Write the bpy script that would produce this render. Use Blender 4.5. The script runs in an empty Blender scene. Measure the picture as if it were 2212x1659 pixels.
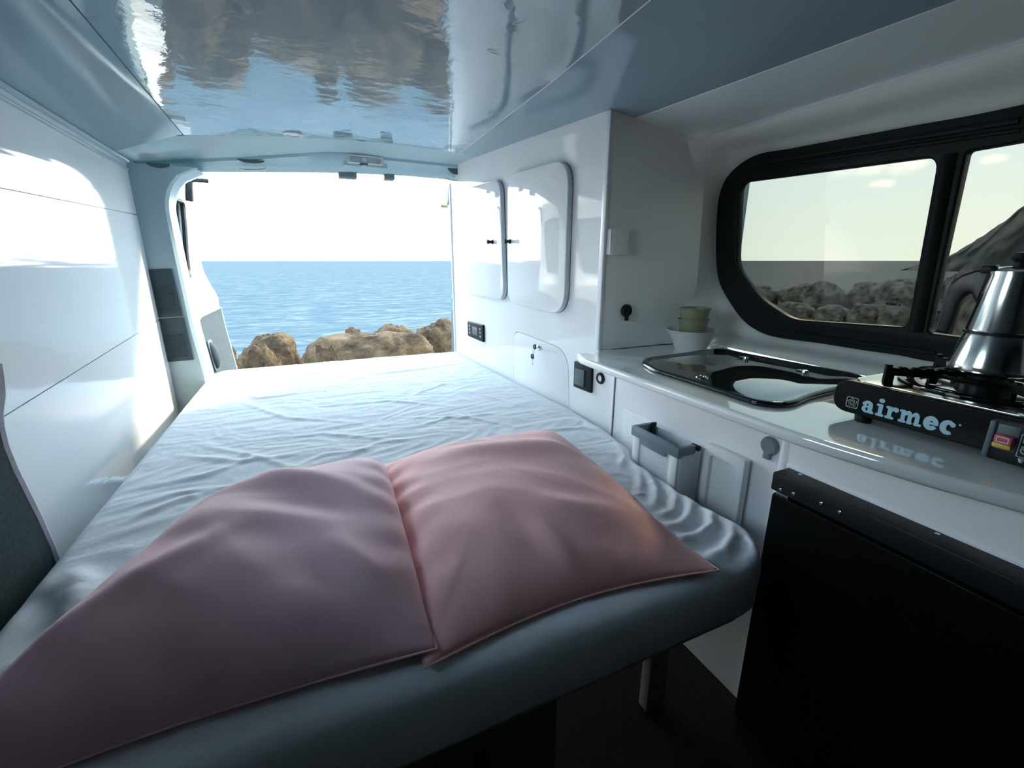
import bpy, bmesh, math, random
import numpy as np
from mathutils import Vector, Matrix, noise
random.seed(7)
S = bpy.context.scene
C = S.collection

# ------------------------------------------------------------------ camera
FPX, TILT, YAW, CZ = 960.0, math.atan(266.5 / 960.0), math.radians(24.1), 1.0
cam_d = bpy.data.cameras.new('camera'); cam = bpy.data.objects.new('camera', cam_d); C.objects.link(cam)
cam.location = (0, 0, CZ)
cam.rotation_euler = (math.pi / 2 - TILT, 0, -YAW)
cam_d.sensor_fit = 'HORIZONTAL'; cam_d.sensor_width = 36; cam_d.lens = 36 * FPX / 2212
cam_d.clip_start = 0.02; cam_d.clip_end = 20000
S.camera = cam

# ------------------------------------------------------------------ sky, sun, exposure
S.view_settings.view_transform = 'Standard'; S.view_settings.look = 'None'
S.view_settings.gamma = 1; S.view_settings.use_curve_mapping = False
S.view_settings.exposure = 0.0
SKY_STRENGTH = 9.5
W = bpy.data.worlds.new('sky'); S.world = W; W.use_nodes = True
nt = W.node_tree; nt.nodes.clear()
def wn(t, **k):
    n = nt.nodes.new(t)
    for a, b in k.items(): setattr(n, a, b)
    return n
def wm(op, a, b=None, c=None):
    n = wn('ShaderNodeMath', operation=op)
    for i, v in enumerate((a, b, c)):
        if v is None: continue
        if isinstance(v, (int, float)): n.inputs[i].default_value = v
        else: nt.links.new(v, n.inputs[i])
    return n.outputs[0]
tc = wn('ShaderNodeTexCoord'); sep = wn('ShaderNodeSeparateXYZ'); nt.links.new(tc.outputs['Generated'], sep.inputs[0])
X_, Y_, Z_ = sep.outputs
ramp = wn('ShaderNodeValToRGB'); nt.links.new(Z_, ramp.inputs[0])
el = ramp.color_ramp.elements
el[0].position = 0.0; el[0].color = (0.98, 1.01, 1.0, 1)
el[1].position = 1.0; el[1].color = (0.28, 0.48, 0.74, 1)
for p, c in ((0.08, (0.90, 0.99, 1.03, 1)), (0.22, (0.80, 0.96, 1.04, 1)), (0.45, (0.58, 0.81, 1.0, 1))):
    e = el.new(p); e.color = c
az = wm('ARCTAN2', X_, Y_); elv = wm('ARCSINE', Z_)
nz = wn('ShaderNodeTexNoise'); nz.inputs['Scale'].default_value = 26; nz.inputs['Detail'].default_value = 6
nt.links.new(tc.outputs['Generated'], nz.inputs['Vector'])
nzv = wm('MULTIPLY', wm('SUBTRACT', nz.outputs['Fac'], 0.5), 3.2)
def px_ae(p):
    t = math.tan
    d = _ray(p); return math.atan2(d.x, d.y), math.asin(d.z)
_F = Vector((math.sin(YAW) * math.cos(TILT), math.cos(YAW) * math.cos(TILT), -math.sin(TILT)))
_R = Vector((math.cos(YAW), -math.sin(YAW), 0)); _U = _R.cross(_F)
def _ray(p):
    return (_F * FPX + _R * (p[0] - 1106) - _U * (p[1] - 829.5)).normalized()
cloud = None
for p, w, h in (((1905, 362), .085, .017), ((1972, 356), .04, .012), ((1897, 397), .026, .009), ((2150, 343), .02, .008)):
    a, e = px_ae(p)
    d2 = wm('ADD', wm('POWER', wm('DIVIDE', wm('SUBTRACT', az, a), w), 2.0), wm('POWER', wm('DIVIDE', wm('SUBTRACT', elv, e), h), 2.0))
    m = wm('ADD', wm('SUBTRACT', 1.0, d2), nzv)
    n = wn('ShaderNodeMapRange', interpolation_type='SMOOTHSTEP'); nt.links.new(m, n.inputs[0]); n.inputs[1].default_value = 0; n.inputs[2].default_value = 1.3
    cloud = n.outputs[0] if cloud is None else wm('MAXIMUM', cloud, n.outputs[0])
grey = None
for p, w, h in (((490, 455), .05, .008), ((596, 469), .04, .007), ((560, 470), .02, .006), ((470, 482), .05, .004)):
    a, e = px_ae(p)
    d2 = wm('ADD', wm('POWER', wm('DIVIDE', wm('SUBTRACT', az, a), w), 2.0), wm('POWER', wm('DIVIDE', wm('SUBTRACT', elv, e), h), 2.0))
    m = wm('ADD', wm('SUBTRACT', 1.0, d2), nzv)
    n = wn('ShaderNodeMapRange', interpolation_type='SMOOTHSTEP'); nt.links.new(m, n.inputs[0]); n.inputs[1].default_value = 0; n.inputs[2].default_value = 1.6
    grey = n.outputs[0] if grey is None else wm('MAXIMUM', grey, n.outputs[0])
# the sun's side of the horizon is hazier and warmer
warm = wn('ShaderNodeMapRange', interpolation_type='SMOOTHSTEP'); nt.links.new(wm('ADD', wm('MULTIPLY', X_, .95), wm('MULTIPLY', Y_, -.3)), warm.inputs[0]); warm.inputs[1].default_value = .1; warm.inputs[2].default_value = .95
wlow = wn('ShaderNodeMapRange', interpolation_type='SMOOTHSTEP'); nt.links.new(Z_, wlow.inputs[0]); wlow.inputs[1].default_value = .24; wlow.inputs[2].default_value = -.02
mw = wn('ShaderNodeMix', data_type='RGBA'); nt.links.new(wm('MULTIPLY', warm.outputs[0], wlow.outputs[0]), mw.inputs[0]); nt.links.new(ramp.outputs[0], mw.inputs[6]); mw.inputs[7].default_value = (1.0, 1.03, .90, 1)
mx = wn('ShaderNodeMix', data_type='RGBA'); nt.links.new(cloud, mx.inputs[0]); nt.links.new(mw.outputs[2], mx.inputs[6]); mx.inputs[7].default_value = (1.3, 1.28, 1.18, 1)
mx2 = wn('ShaderNodeMix', data_type='RGBA'); nt.links.new(wm('MULTIPLY', grey, 0.7), mx2.inputs[0]); nt.links.new(mx.outputs[2], mx2.inputs[6]); mx2.inputs[7].default_value = (0.52, 0.60, 0.64, 1)
bg = wn('ShaderNodeBackground'); bg.inputs[1].default_value = SKY_STRENGTH; nt.links.new(mx2.outputs[2], bg.inputs[0])
wo = wn('ShaderNodeOutputWorld'); nt.links.new(bg.outputs[0], wo.inputs[0])
sd = bpy.data.lights.new('sun', 'SUN'); sd.energy = 11.0; sd.color = (1, .84, .62); sd.angle = math.radians(5)
sun = bpy.data.objects.new('sun', sd); C.objects.link(sun)
_sd = Vector((0.80, 0.44, 0.60)).normalized(); sun.rotation_euler = _sd.to_track_quat('Z', 'Y').to_euler()
S.cycles.max_bounces = 14; S.cycles.diffuse_bounces = 8; S.cycles.glossy_bounces = 6; S.cycles.transparent_max_bounces = 12
S.cycles.use_denoising = True

# ------------------------------------------------------------------ points from the survey of the photograph
def onz(p, z): d = _ray(p); k = (z - CZ) / d.z; return Vector((d.x * k, d.y * k, z))
def ony(p, y): d = _ray(p); k = y / d.y; return Vector((d.x * k, y, CZ + d.z * k))
def onx(p, x): d = _ray(p); k = x / d.x; return Vector((x, d.y * k, CZ + d.z * k))
def onpl(p, P0, N): d = _ray(p); o = Vector((0, 0, CZ)); return o + d * ((P0 - o).dot(N) / d.dot(N))

# ------------------------------------------------------------------ materials
def new_mat(name):
    m = bpy.data.materials.new(name); m.use_nodes = True
    return m, m.node_tree, m.node_tree.nodes['Principled BSDF']
def mat(name, col, rough=.4, metal=0, spec=.5, var=0, vscale=8, bump=0, bscale=40, bdist=.002, detail=3, coat=0, stretch=None, sheen=0):
    m, t, b = new_mat(name)
    b.inputs['Base Color'].default_value = (*col, 1); b.inputs['Roughness'].default_value = rough
    b.inputs['Metallic'].default_value = metal; b.inputs['Specular IOR Level'].default_value = spec
    b.inputs['Coat Weight'].default_value = coat; b.inputs['Coat Roughness'].default_value = .05
    if sheen: b.inputs['Sheen Weight'].default_value = sheen
    tcn = t.nodes.new('ShaderNodeTexCoord'); src = tcn.outputs['Object']
    if stretch:
        mp = t.nodes.new('ShaderNodeMapping'); mp.inputs['Scale'].default_value = stretch; t.links.new(src, mp.inputs[0]); src = mp.outputs[0]
    if var:
        n = t.nodes.new('ShaderNodeTexNoise'); n.inputs['Scale'].default_value = vscale; n.inputs['Detail'].default_value = detail; t.links.new(src, n.inputs[0])
        r = t.nodes.new('ShaderNodeValToRGB'); t.links.new(n.outputs['Fac'], r.inputs[0])
        r.color_ramp.elements[0].position = .3; r.color_ramp.elements[1].position = .7
        r.color_ramp.elements[0].color = (*[max(0, c * (1 - var)) for c in col], 1); r.color_ramp.elements[1].color = (*[min(1, c * (1 + var)) for c in col], 1)
        t.links.new(r.outputs[0], b.inputs['Base Color'])
    if bump:
        n = t.nodes.new('ShaderNodeTexNoise'); n.inputs['Scale'].default_value = bscale; n.inputs['Detail'].default_value = detail; t.links.new(src, n.inputs[0])
        bp = t.nodes.new('ShaderNodeBump'); bp.inputs['Strength'].default_value = bump; bp.inputs['Distance'].default_value = bdist
        t.links.new(n.outputs['Fac'], bp.inputs['Height']); t.links.new(bp.outputs[0], b.inputs['Normal']); t.links.new(bp.outputs[0], b.inputs['Coat Normal'])
    return m
M = {}
M['laminate'] = mat('white_laminate', (.85, .845, .85), .045, spec=.5, var=.015, vscale=3, bump=.05, bscale=5, bdist=.003, detail=1)
M['wall'] = mat('wall_laminate', (.73, .76, .77), .07, spec=.32, var=.015, vscale=2, bump=.22, bscale=5, bdist=.004, detail=2, stretch=(1, .25, 5))
M['ceiling'] = mat('ceiling_laminate_shaded', (.23, .32, .375), .03, coat=.55, spec=1.0, var=.03, vscale=2, bump=.65, bscale=5, bdist=.0055, detail=6)  # white ceiling, its shade put into this darker colour
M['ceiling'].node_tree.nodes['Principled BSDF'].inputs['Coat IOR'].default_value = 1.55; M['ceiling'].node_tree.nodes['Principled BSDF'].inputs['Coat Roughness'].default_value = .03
M['ceiling_side'] = mat('ceiling_side_shaded', (.25, .345, .395), .13, spec=.6, var=.03, vscale=2, bump=.3, bscale=3, bdist=.005, detail=3)  # same white ceiling on the side panels, shade put into the colour
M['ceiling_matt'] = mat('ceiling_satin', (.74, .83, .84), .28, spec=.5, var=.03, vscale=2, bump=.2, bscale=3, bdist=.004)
M['body'] = mat('body_paint_shaded', (.36, .48, .53), .3, spec=.4, var=.04, vscale=5, bump=.05, bscale=60)  # body paint darkened, shade of the rear frame put into the colour
M['body_lightened'] = mat('body_paint_lightened', (.92, .94, .93), .3, spec=.4, var=.03, vscale=5, bump=.05, bscale=60)  # lighter copy of the body paint, brightness put into the colour
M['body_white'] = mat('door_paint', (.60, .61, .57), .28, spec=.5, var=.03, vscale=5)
M['return'] = mat('grey_white_laminate', (.88, .90, .88), .2, spec=.4, var=.02, vscale=3)
M['edge'] = mat('edge_band', (.80, .80, .85), .3, var=.02, vscale=9)
M['edge_grey'] = mat('grey_edge_band', (.60, .65, .70), .35, var=.03, vscale=9)
M['groove'] = mat('groove_shadow_gap', (.10, .13, .15), .6, var=.1, vscale=20)
M['worktop'] = mat('worktop_laminate', (.86, .88, .88), .05, spec=1.0, var=.02, vscale=4, bump=.06, bscale=12, bdist=.002, detail=1, coat=1)
M['worktop'].node_tree.nodes['Principled BSDF'].inputs['Coat IOR'].default_value = 2.2
M['black_gloss'] = mat('black_gloss', (.006, .009, .010), .06, spec=.5, var=.2, vscale=4)
M['black_lid'] = mat('smoked_glass', (.008, .012, .012), .02, spec=1.0, var=.1, vscale=3, coat=1)
M['black_lid'].node_tree.nodes['Principled BSDF'].inputs['Coat IOR'].default_value = 2.4; M['black_lid'].node_tree.nodes['Principled BSDF'].inputs['Coat Roughness'].default_value = .02
M['black'] = mat('black_plastic', (.010, .013, .015), .4, spec=.2, var=.15, vscale=20, bump=.1, bscale=300, bdist=.0005)
M['enamel'] = mat('black_enamel', (.005, .007, .007), .4, spec=.1, var=.2, vscale=20)
M['fridge'] = mat('fridge_black', (.003, .004, .004), .22, spec=.12, var=.2, vscale=6, bump=.05, bscale=200, bdist=.0005)
M['frame'] = mat('window_rubber', (.008, .013, .014), .45, spec=.2, var=.15, vscale=12, bump=.1, bscale=150, bdist=.0005)
M['dark_grey'] = mat('dark_grey_plastic', (.075, .11, .125), .45, var=.1, vscale=25, bump=.1, bscale=250, bdist=.0005)
M['grey'] = mat('grey_plastic', (.17, .22, .25), .4, var=.06, vscale=20)
M['door_trim'] = mat('door_trim_plastic', (.07, .09, .10), .8, spec=.1, var=.06, vscale=20)
M['handle_black'] = mat('handle_bakelite', (.010, .014, .016), .3, spec=.3, var=.1, vscale=30)
M['vent'] = mat('vent_slate', (.04, .068, .082), .5, spec=.25, var=.08, vscale=30)
M['light_grey'] = mat('light_grey_plastic', (.62, .65, .68), .35, var=.04, vscale=16)
M['white_plastic'] = mat('white_plastic', (.80, .81, .80), .3, var=.03, vscale=16)
M['steel'] = mat('brushed_steel', (.62, .64, .63), .16, metal=1, var=.06, vscale=60, bump=.08, bscale=160, bdist=.0004, stretch=(1, 1, .05))
M['chrome'] = mat('chrome', (.80, .81, .80), .10, metal=1, var=.03, vscale=30)
M['brass'] = mat('brass', (.42, .36, .22), .35, metal=1, var=.1, vscale=40)
M['steel_tray'] = mat('polished_tray', (.55, .54, .48), .12, metal=1, var=.08, vscale=20)
M['seat'] = mat('seat_fabric', (.018, .034, .036), .85, spec=.2, var=.25, vscale=120, bump=.5, bscale=600, bdist=.001)
M['piping'] = mat('seat_piping', (.50, .50, .55), .6, var=.1, vscale=80)
M['floor'] = mat('brown_vinyl', (.030, .019, .009), .6, var=.4, vscale=30, bump=.1, bscale=90, bdist=.001, stretch=(4, .6, 1))
M['timber'] = mat('painted_board', (.40, .36, .31), .6, var=.12, vscale=10, bump=.1, bscale=60, bdist=.001)
M['dark_board'] = mat('dark_board', (.10, .11, .10), .6, var=.15, vscale=10)
M['cup'] = mat('sage_plastic', (.30, .30, .19), .4, var=.05, vscale=20)
M['red'] = mat('red_lever', (.52, .07, .09), .35, var=.08, vscale=50)
M['yellow'] = mat('yellow_label', (.62, .40, .04), .4, var=.08, vscale=50)
M['print'] = mat('pale_blue_print', (.36, .58, .68), .5, var=.05, vscale=50)
M['print_grey'] = mat('grey_print', (.35, .42, .42), .5, var=.05, vscale=50)
M['lens'] = mat('lamp_lens', (.62, .66, .66), .2, var=.06, vscale=40, bump=.4, bscale=140, bdist=.001)

def fabric(name, col, var, fine=900, wr=.25, wscale=14, sheen=.2, rough=.75):
    m, t, b = new_mat(name)
    b.inputs['Roughness'].default_value = rough; b.inputs['Specular IOR Level'].default_value = .3; b.inputs['Sheen Weight'].default_value = sheen
    tcn = t.nodes.new('ShaderNodeTexCoord')
    n = t.nodes.new('ShaderNodeTexNoise'); n.inputs['Scale'].default_value = 5; n.inputs['Detail'].default_value = 4; t.links.new(tcn.outputs['Object'], n.inputs[0])
    r = t.nodes.new('ShaderNodeValToRGB'); t.links.new(n.outputs['Fac'], r.inputs[0])
    r.color_ramp.elements[0].color = (*[c * (1 - var) for c in col], 1); r.color_ramp.elements[1].color = (*[min(1, c * (1 + var)) for c in col], 1)
    t.links.new(r.outputs[0], b.inputs['Base Color'])
    n2 = t.nodes.new('ShaderNodeTexNoise'); n2.inputs['Scale'].default_value = wscale; n2.inputs['Detail'].default_value = 5; n2.inputs['Distortion'].default_value = 1.2; t.links.new(tcn.outputs['Object'], n2.inputs[0])
    n3 = t.nodes.new('ShaderNodeTexNoise'); n3.inputs['Scale'].default_value = fine; n3.inputs['Detail'].default_value = 1; t.links.new(tcn.outputs['Object'], n3.inputs[0])
    b1 = t.nodes.new('ShaderNodeBump'); b1.inputs['Strength'].default_value = wr; b1.inputs['Distance'].default_value = .008; t.links.new(n2.outputs['Fac'], b1.inputs['Height'])
    b2 = t.nodes.new('ShaderNodeBump'); b2.inputs['Strength'].default_value = .15; b2.inputs['Distance'].default_value = .0006; t.links.new(n3.outputs['Fac'], b2.inputs['Height']); t.links.new(b1.outputs[0], b2.inputs['Normal'])
    t.links.new(b2.outputs[0], b.inputs['Normal'])
    return m
M['sheet'] = fabric('blue_white_sheet', (.70, .71, .735), .02, wr=.3, wscale=16)
M['pillow_mauve'] = fabric('dusty_mauve_cotton', (.88, .51, .55), .03, wr=.22, wscale=9, sheen=.25)
M['pillow_pink'] = fabric('dusty_pink_cotton', (.93, .47, .45), .03, wr=.22, wscale=9, sheen=.25)

def rock_mat(name, a, b_, c, sc=2.6):
    m, t, b = new_mat(name); b.inputs['Roughness'].default_value = .92; b.inputs['Specular IOR Level'].default_value = .2
    tcn = t.nodes.new('ShaderNodeTexCoord')
    n = t.nodes.new('ShaderNodeTexNoise'); n.inputs['Scale'].default_value = sc; n.inputs['Detail'].default_value = 10; n.inputs['Roughness'].default_value = .72; t.links.new(tcn.outputs['Object'], n.inputs[0])
    r = t.nodes.new('ShaderNodeValToRGB'); t.links.new(n.outputs['Fac'], r.inputs[0])
    e = r.color_ramp.elements; e[0].position = .37; e[0].color = (*a, 1); e[1].position = .64; e[1].color = (*c, 1); k = e.new(.5); k.color = (*b_, 1)
    t.links.new(r.outputs[0], b.inputs['Base Color'])
    n2 = t.nodes.new('ShaderNodeTexNoise'); n2.inputs['Scale'].default_value = sc * 4.2; n2.inputs['Detail'].default_value = 9; n2.inputs['Roughness'].default_value = .7; t.links.new(tcn.outputs['Object'], n2.inputs[0])
    bp = t.nodes.new('ShaderNodeBump'); bp.inputs['Strength'].default_value = .9; bp.inputs['Distance'].default_value = .13; t.links.new(n2.outputs['Fac'], bp.inputs['Height']); t.links.new(bp.outputs[0], b.inputs['Normal'])
    return m
M['rock'] = rock_mat('tan_rock', (.030, .018, .009), (.115, .074, .040), (.225, .145, .075))
M['rock_dark'] = rock_mat('dark_rock', (.05, .042, .033), (.24, .195, .15), (.48, .38, .29))
M['cliff'] = rock_mat('cliff_rock', (.018, .020, .016), (.05, .046, .036), (.10, .09, .07), .12)
M['gravel'] = rock_mat('brown_gravel', (.09, .06, .035), (.20, .135, .08), (.34, .24, .15))

def water_mat():
    m = bpy.data.materials.new('sea_water'); m.use_nodes = True; t = m.node_tree; t.nodes.clear()
    g = t.nodes.new('ShaderNodeNewGeometry')
    mp = t.nodes.new('ShaderNodeMapping'); mp.inputs['Scale'].default_value = (.4, 1.0, 1); t.links.new(g.outputs['Position'], mp.inputs[0])
    prev = None
    for sc, dist, st in ((.16, 1.4, .9), (.6, .5, .9), (2.4, .13, .8)):
        n = t.nodes.new('ShaderNodeTexNoise'); n.inputs['Scale'].default_value = sc; n.inputs['Detail'].default_value = 6; n.inputs['Distortion'].default_value = .8; t.links.new(mp.outputs[0], n.inputs[0])
        bp = t.nodes.new('ShaderNodeBump'); bp.inputs['Strength'].default_value = st; bp.inputs['Distance'].default_value = dist; t.links.new(n.outputs['Fac'], bp.inputs['Height'])
        if prev: t.links.new(prev.outputs[0], bp.inputs['Normal'])
        prev = bp
    n = t.nodes.new('ShaderNodeTexNoise'); n.inputs['Scale'].default_value = .8; n.inputs['Detail'].default_value = 10; n.inputs['Roughness'].default_value = .65; n.inputs['Distortion'].default_value = 1.0; t.links.new(mp.outputs[0], n.inputs[0])
    r = t.nodes.new('ShaderNodeValToRGB'); t.links.new(n.outputs['Fac'], r.inputs[0]); e = r.color_ramp.elements
    e[0].position = .36; e[0].color = (.012, .036, .050, 1); e[1].position = .72; e[1].color = (.11, .12, .125, 1); k = e.new(.52); k.color = (.032, .055, .065, 1)
    df = t.nodes.new('ShaderNodeBsdfDiffuse'); t.links.new(r.outputs[0], df.inputs['Color']); t.links.new(prev.outputs[0], df.inputs['Normal'])
    gl = t.nodes.new('ShaderNodeBsdfGlossy'); gl.inputs['Roughness'].default_value = .42; t.links.new(prev.outputs[0], gl.inputs['Normal'])
    mi = t.nodes.new('ShaderNodeMixShader'); mi.inputs[0].default_value = .05; o = t.nodes.new('ShaderNodeOutputMaterial')
    t.links.new(df.outputs[0], mi.inputs[1]); t.links.new(gl.outputs[0], mi.inputs[2]); t.links.new(mi.outputs[0], o.inputs[0])
    return m
M['sea'] = water_mat()

def glass_mat(name, tint, ior=1.45):
    m = bpy.data.materials.new(name); m.use_nodes = True; t = m.node_tree; t.nodes.clear()
    fr = t.nodes.new('ShaderNodeFresnel'); fr.inputs[0].default_value = ior
    tr = t.nodes.new('ShaderNodeBsdfTransparent'); tr.inputs[0].default_value = (*tint, 1)
    gl = t.nodes.new('ShaderNodeBsdfGlossy'); gl.inputs['Roughness'].default_value = .02
    mi = t.nodes.new('ShaderNodeMixShader'); o = t.nodes.new('ShaderNodeOutputMaterial')
    t.links.new(fr.outputs[0], mi.inputs[0]); t.links.new(tr.outputs[0], mi.inputs[1]); t.links.new(gl.outputs[0], mi.inputs[2]); t.links.new(mi.outputs[0], o.inputs[0])
    return m
M['glass'] = glass_mat('tinted_glass', (.30, .31, .295))
M['glass_clear'] = glass_mat('lightly_tinted_glass', (.31, .315, .30))
M['glass_added'] = glass_mat('added_window_glass', (.93, .96, .97))  # nearly clear glass of the added side window
M['glass_dark'] = glass_mat('dark_tinted_glass', (.16, .24, .20))

# ------------------------------------------------------------------ builders
def link(o, parent=None):
    C.objects.link(o)
    if parent: o.parent = parent; o.matrix_parent_inverse = parent.matrix_world.inverted() if parent.type != 'EMPTY' else Matrix.Translation(-Vector(parent.location))
    return o
PLATES = set()
def obj(name, bm, m, parent=None, smooth=True, angle=None):
    if angle is None: angle = 20 if id(bm) in PLATES else 35
    PLATES.discard(id(bm))
    me = bpy.data.meshes.new(name)
    if isinstance(bm, bmesh.types.BMesh):
        bmesh.ops.recalc_face_normals(bm, faces=bm.faces[:]); bm.to_mesh(me); bm.free()
    else:
        me = bm; me.name = name
    if m: me.materials.clear(); me.materials.append(m)
    if smooth:
        for p in me.polygons: p.use_smooth = True
        try: me.set_sharp_from_angle(angle=math.radians(angle))
        except Exception: pass
    return link(bpy.data.objects.new(name, me), parent)
def tag(o, label, cat, group=None):
    o['label'] = label; o['category'] = cat
    if group: o['group'] = group
    return o
def thing(name, label, cat, loc=(0, 0, 0), group=None):
    o = bpy.data.objects.new(name, None); o.empty_display_size = .05; o.location = loc; C.objects.link(o)
    return tag(o, label, cat, group)
def struct(name, label=None, loc=(0, 0, 0)):
    o = bpy.data.objects.new(name, None); o.empty_display_size = .05; o.location = loc; C.objects.link(o); o['kind'] = 'structure'
    if label: o['label'] = label
    return o
def bm_box(lo, hi, bevel=0, seg=2, bm=None, f=None):
    b2 = bmesh.new(); bmesh.ops.create_cube(b2, size=1)
    lo = Vector(lo); hi = Vector(hi)
    for v in b2.verts: v.co = Vector(((v.co[i] + .5) * (hi[i] - lo[i]) + lo[i]) for i in range(3))
    if bevel: bmesh.ops.bevel(b2, geom=b2.edges[:] , offset=bevel, segments=seg, profile=.5, affect='EDGES')
    if f:
        for v in b2.verts: v.co = f(*v.co)
    return merge(bm, b2)
def merge(bm, b2):
    if bm is None: return b2
    me = bpy.data.meshes.new('t'); b2.to_mesh(me); b2.free(); bm.from_mesh(me); bpy.data.meshes.remove(me); return bm
def bm_lathe(profile, n=40, center=(0, 0, 0), axis=None, bm=None, cap=True):
    b2 = bmesh.new(); rings = []
    for r, z in profile:
        rings.append([b2.verts.new((r * math.cos(2 * math.pi * i / n), r * math.sin(2 * math.pi * i / n), z)) for i in range(n)])
    for a, b in zip(rings, rings[1:]):
        for i in range(n): b2.faces.new((a[i], a[(i + 1) % n], b[(i + 1) % n], b[i]))
    if cap:
        for r in (rings[0], rings[-1]):
            try: b2.faces.new(r)
            except ValueError: pass
    mtx = Matrix.Translation(center)
    if axis is not None: mtx = mtx @ Vector(axis).to_track_quat('Z', 'Y').to_matrix().to_4x4()
    b2.transform(mtx)
    return merge(bm, b2)
def bm_tube(pts, r, n=8, bm=None, closed=False, flat=1.0):
    b2 = bmesh.new(); pts = [Vector(p) for p in pts]; rings = []; N = len(pts); up = None
    for i, p in enumerate(pts):
        a = pts[i - 1] if (i or closed) else p; b = pts[(i + 1) % N] if (i < N - 1 or closed) else p
        t = (b - a).normalized()
        if up is None: up = t.orthogonal().normalized()
        up = (up - t * up.dot(t)).normalized(); s = t.cross(up)
        rr = r[i] if isinstance(r, (list, tuple)) else r
        rings.append([b2.verts.new(p + (up * math.cos(2 * math.pi * k / n) * flat + s * math.sin(2 * math.pi * k / n)) * rr) for k in range(n)])
    for i in range(N if closed else N - 1):
        a, b = rings[i], rings[(i + 1) % N]
        for k in range(n): b2.faces.new((a[k], a[(k + 1) % n], b[(k + 1) % n], b[k]))
    if not closed: b2.faces.new(rings[0]); b2.faces.new(rings[-1])
    return merge(bm, b2)
def bm_grid(f, nu, nv, bm=None):
    b2 = bmesh.new(); g = [[b2.verts.new(f(i / nu, j / nv)) for j in range(nv + 1)] for i in range(nu + 1)]
    for i in range(nu):
        for j in range(nv): b2.faces.new((g[i][j], g[i + 1][j], g[i + 1][j + 1], g[i][j + 1]))
    return merge(bm, b2)
def rrect(x0, y0, x1, y1, r, n=6):
    out = []
    for cx, cy, a0 in ((x1 - r, y1 - r, 0), (x0 + r, y1 - r, 90), (x0 + r, y0 + r, 180), (x1 - r, y0 + r, 270)):
        for k in range(n + 1):
            a = math.radians(a0 + 90 * k / n); out.append((cx + r * math.cos(a), cy + r * math.sin(a)))
    return out
def round_poly(pts, r, n=6):
    out = []; N = len(pts)
    for i in range(N):
        p = Vector(pts[i][:2]); a = Vector(pts[i - 1][:2]); b = Vector(pts[(i + 1) % N][:2])
        rr = r[i] if isinstance(r, (list, tuple)) else r
        da = (a - p); db = (b - p); rr = min(rr, da.length * .48, db.length * .48)
        if rr < 1e-5: out.append(tuple(p)); continue
        s = p + da.normalized() * rr; e = p + db.normalized() * rr
        for k in range(n + 1):
            t = k / n; q = s * (1 - t) ** 2 + p * 2 * t * (1 - t) + e * t * t; out.append((q.x, q.y))
    return out
def densify(pts, step):
    out = []
    for i in range(len(pts)):
        a = Vector(pts[i][:2]); b = Vector(pts[(i + 1) % len(pts)][:2]); k = max(1, int((b - a).length / step))
        for j in range(k): q = a.lerp(b, j / k); out.append((q.x, q.y))
    return out
def plate_mesh(outlines, c0, c1, f, bevel=0, bres=2):
    """filled outlines (first outer, rest holes) in (a,b); thickness from c0 to c1; f(a,b,c) gives the place"""
    cu = bpy.data.curves.new('plate', 'CURVE'); cu.dimensions = '2D'; cu.fill_mode = 'BOTH'
    th = abs(c1 - c0); cu.extrude = max(th / 2 - bevel, 0); cu.bevel_depth = bevel; cu.bevel_resolution = bres; cu.offset = -bevel
    for o in outlines:
        sp = cu.splines.new('POLY'); sp.points.add(len(o) - 1); sp.use_cyclic_u = True
        for p, q in zip(sp.points, o): p.co = (q[0], q[1], 0, 1)
    ob = bpy.data.objects.new('plate', cu); C.objects.link(ob)
    dg = bpy.context.evaluated_depsgraph_get(); me = bpy.data.meshes.new_from_object(ob.evaluated_get(dg))
    bpy.data.objects.remove(ob); bpy.data.curves.remove(cu)
    mid = (c0 + c1) / 2
    for v in me.vertices: v.co = f(v.co.x, v.co.y, v.co.z + mid)
    bm = bmesh.new(); bm.from_mesh(me); bpy.data.meshes.remove(me)
    bmesh.ops.remove_doubles(bm, verts=bm.verts[:], dist=1e-6)
    PLATES.add(id(bm)); return bm
def text_bm(s, size, f, th=.0006, offset=0, shear=0):
    cu = bpy.data.curves.new('lettering', 'FONT'); cu.body = s; cu.size = size; cu.extrude = th / 2; cu.offset = offset; cu.shear = shear; cu.align_x = 'CENTER'; cu.align_y = 'CENTER'
    ob = bpy.data.objects.new('lettering', cu); C.objects.link(ob)
    dg = bpy.context.evaluated_depsgraph_get(); me = bpy.data.meshes.new_from_object(ob.evaluated_get(dg))
    bpy.data.objects.remove(ob); bpy.data.curves.remove(cu)
    for v in me.vertices: v.co = f(v.co.x, v.co.y, v.co.z)
    bm = bmesh.new(); bm.from_mesh(me); bpy.data.meshes.remove(me); return bm

# ================================================================== THE VAN: SETTING
XL = -.56                                                   # left lining
PA = Vector((.7357, 2.438, 0)); PB = Vector((.8095, 1.2726, 0)); PD = (PB - PA).normalized(); PN = Vector((PD.y, -PD.x, 0))
if PN.x > 0: PN = -PN
def f_panel(a, b, c): return PA + PD * a + PN * c + Vector((0, 0, b))
def pan(p):
    q = onpl(p, PA, PN); d = q - PA; return ((d.x * PD.x + d.y * PD.y), q.z)

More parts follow.
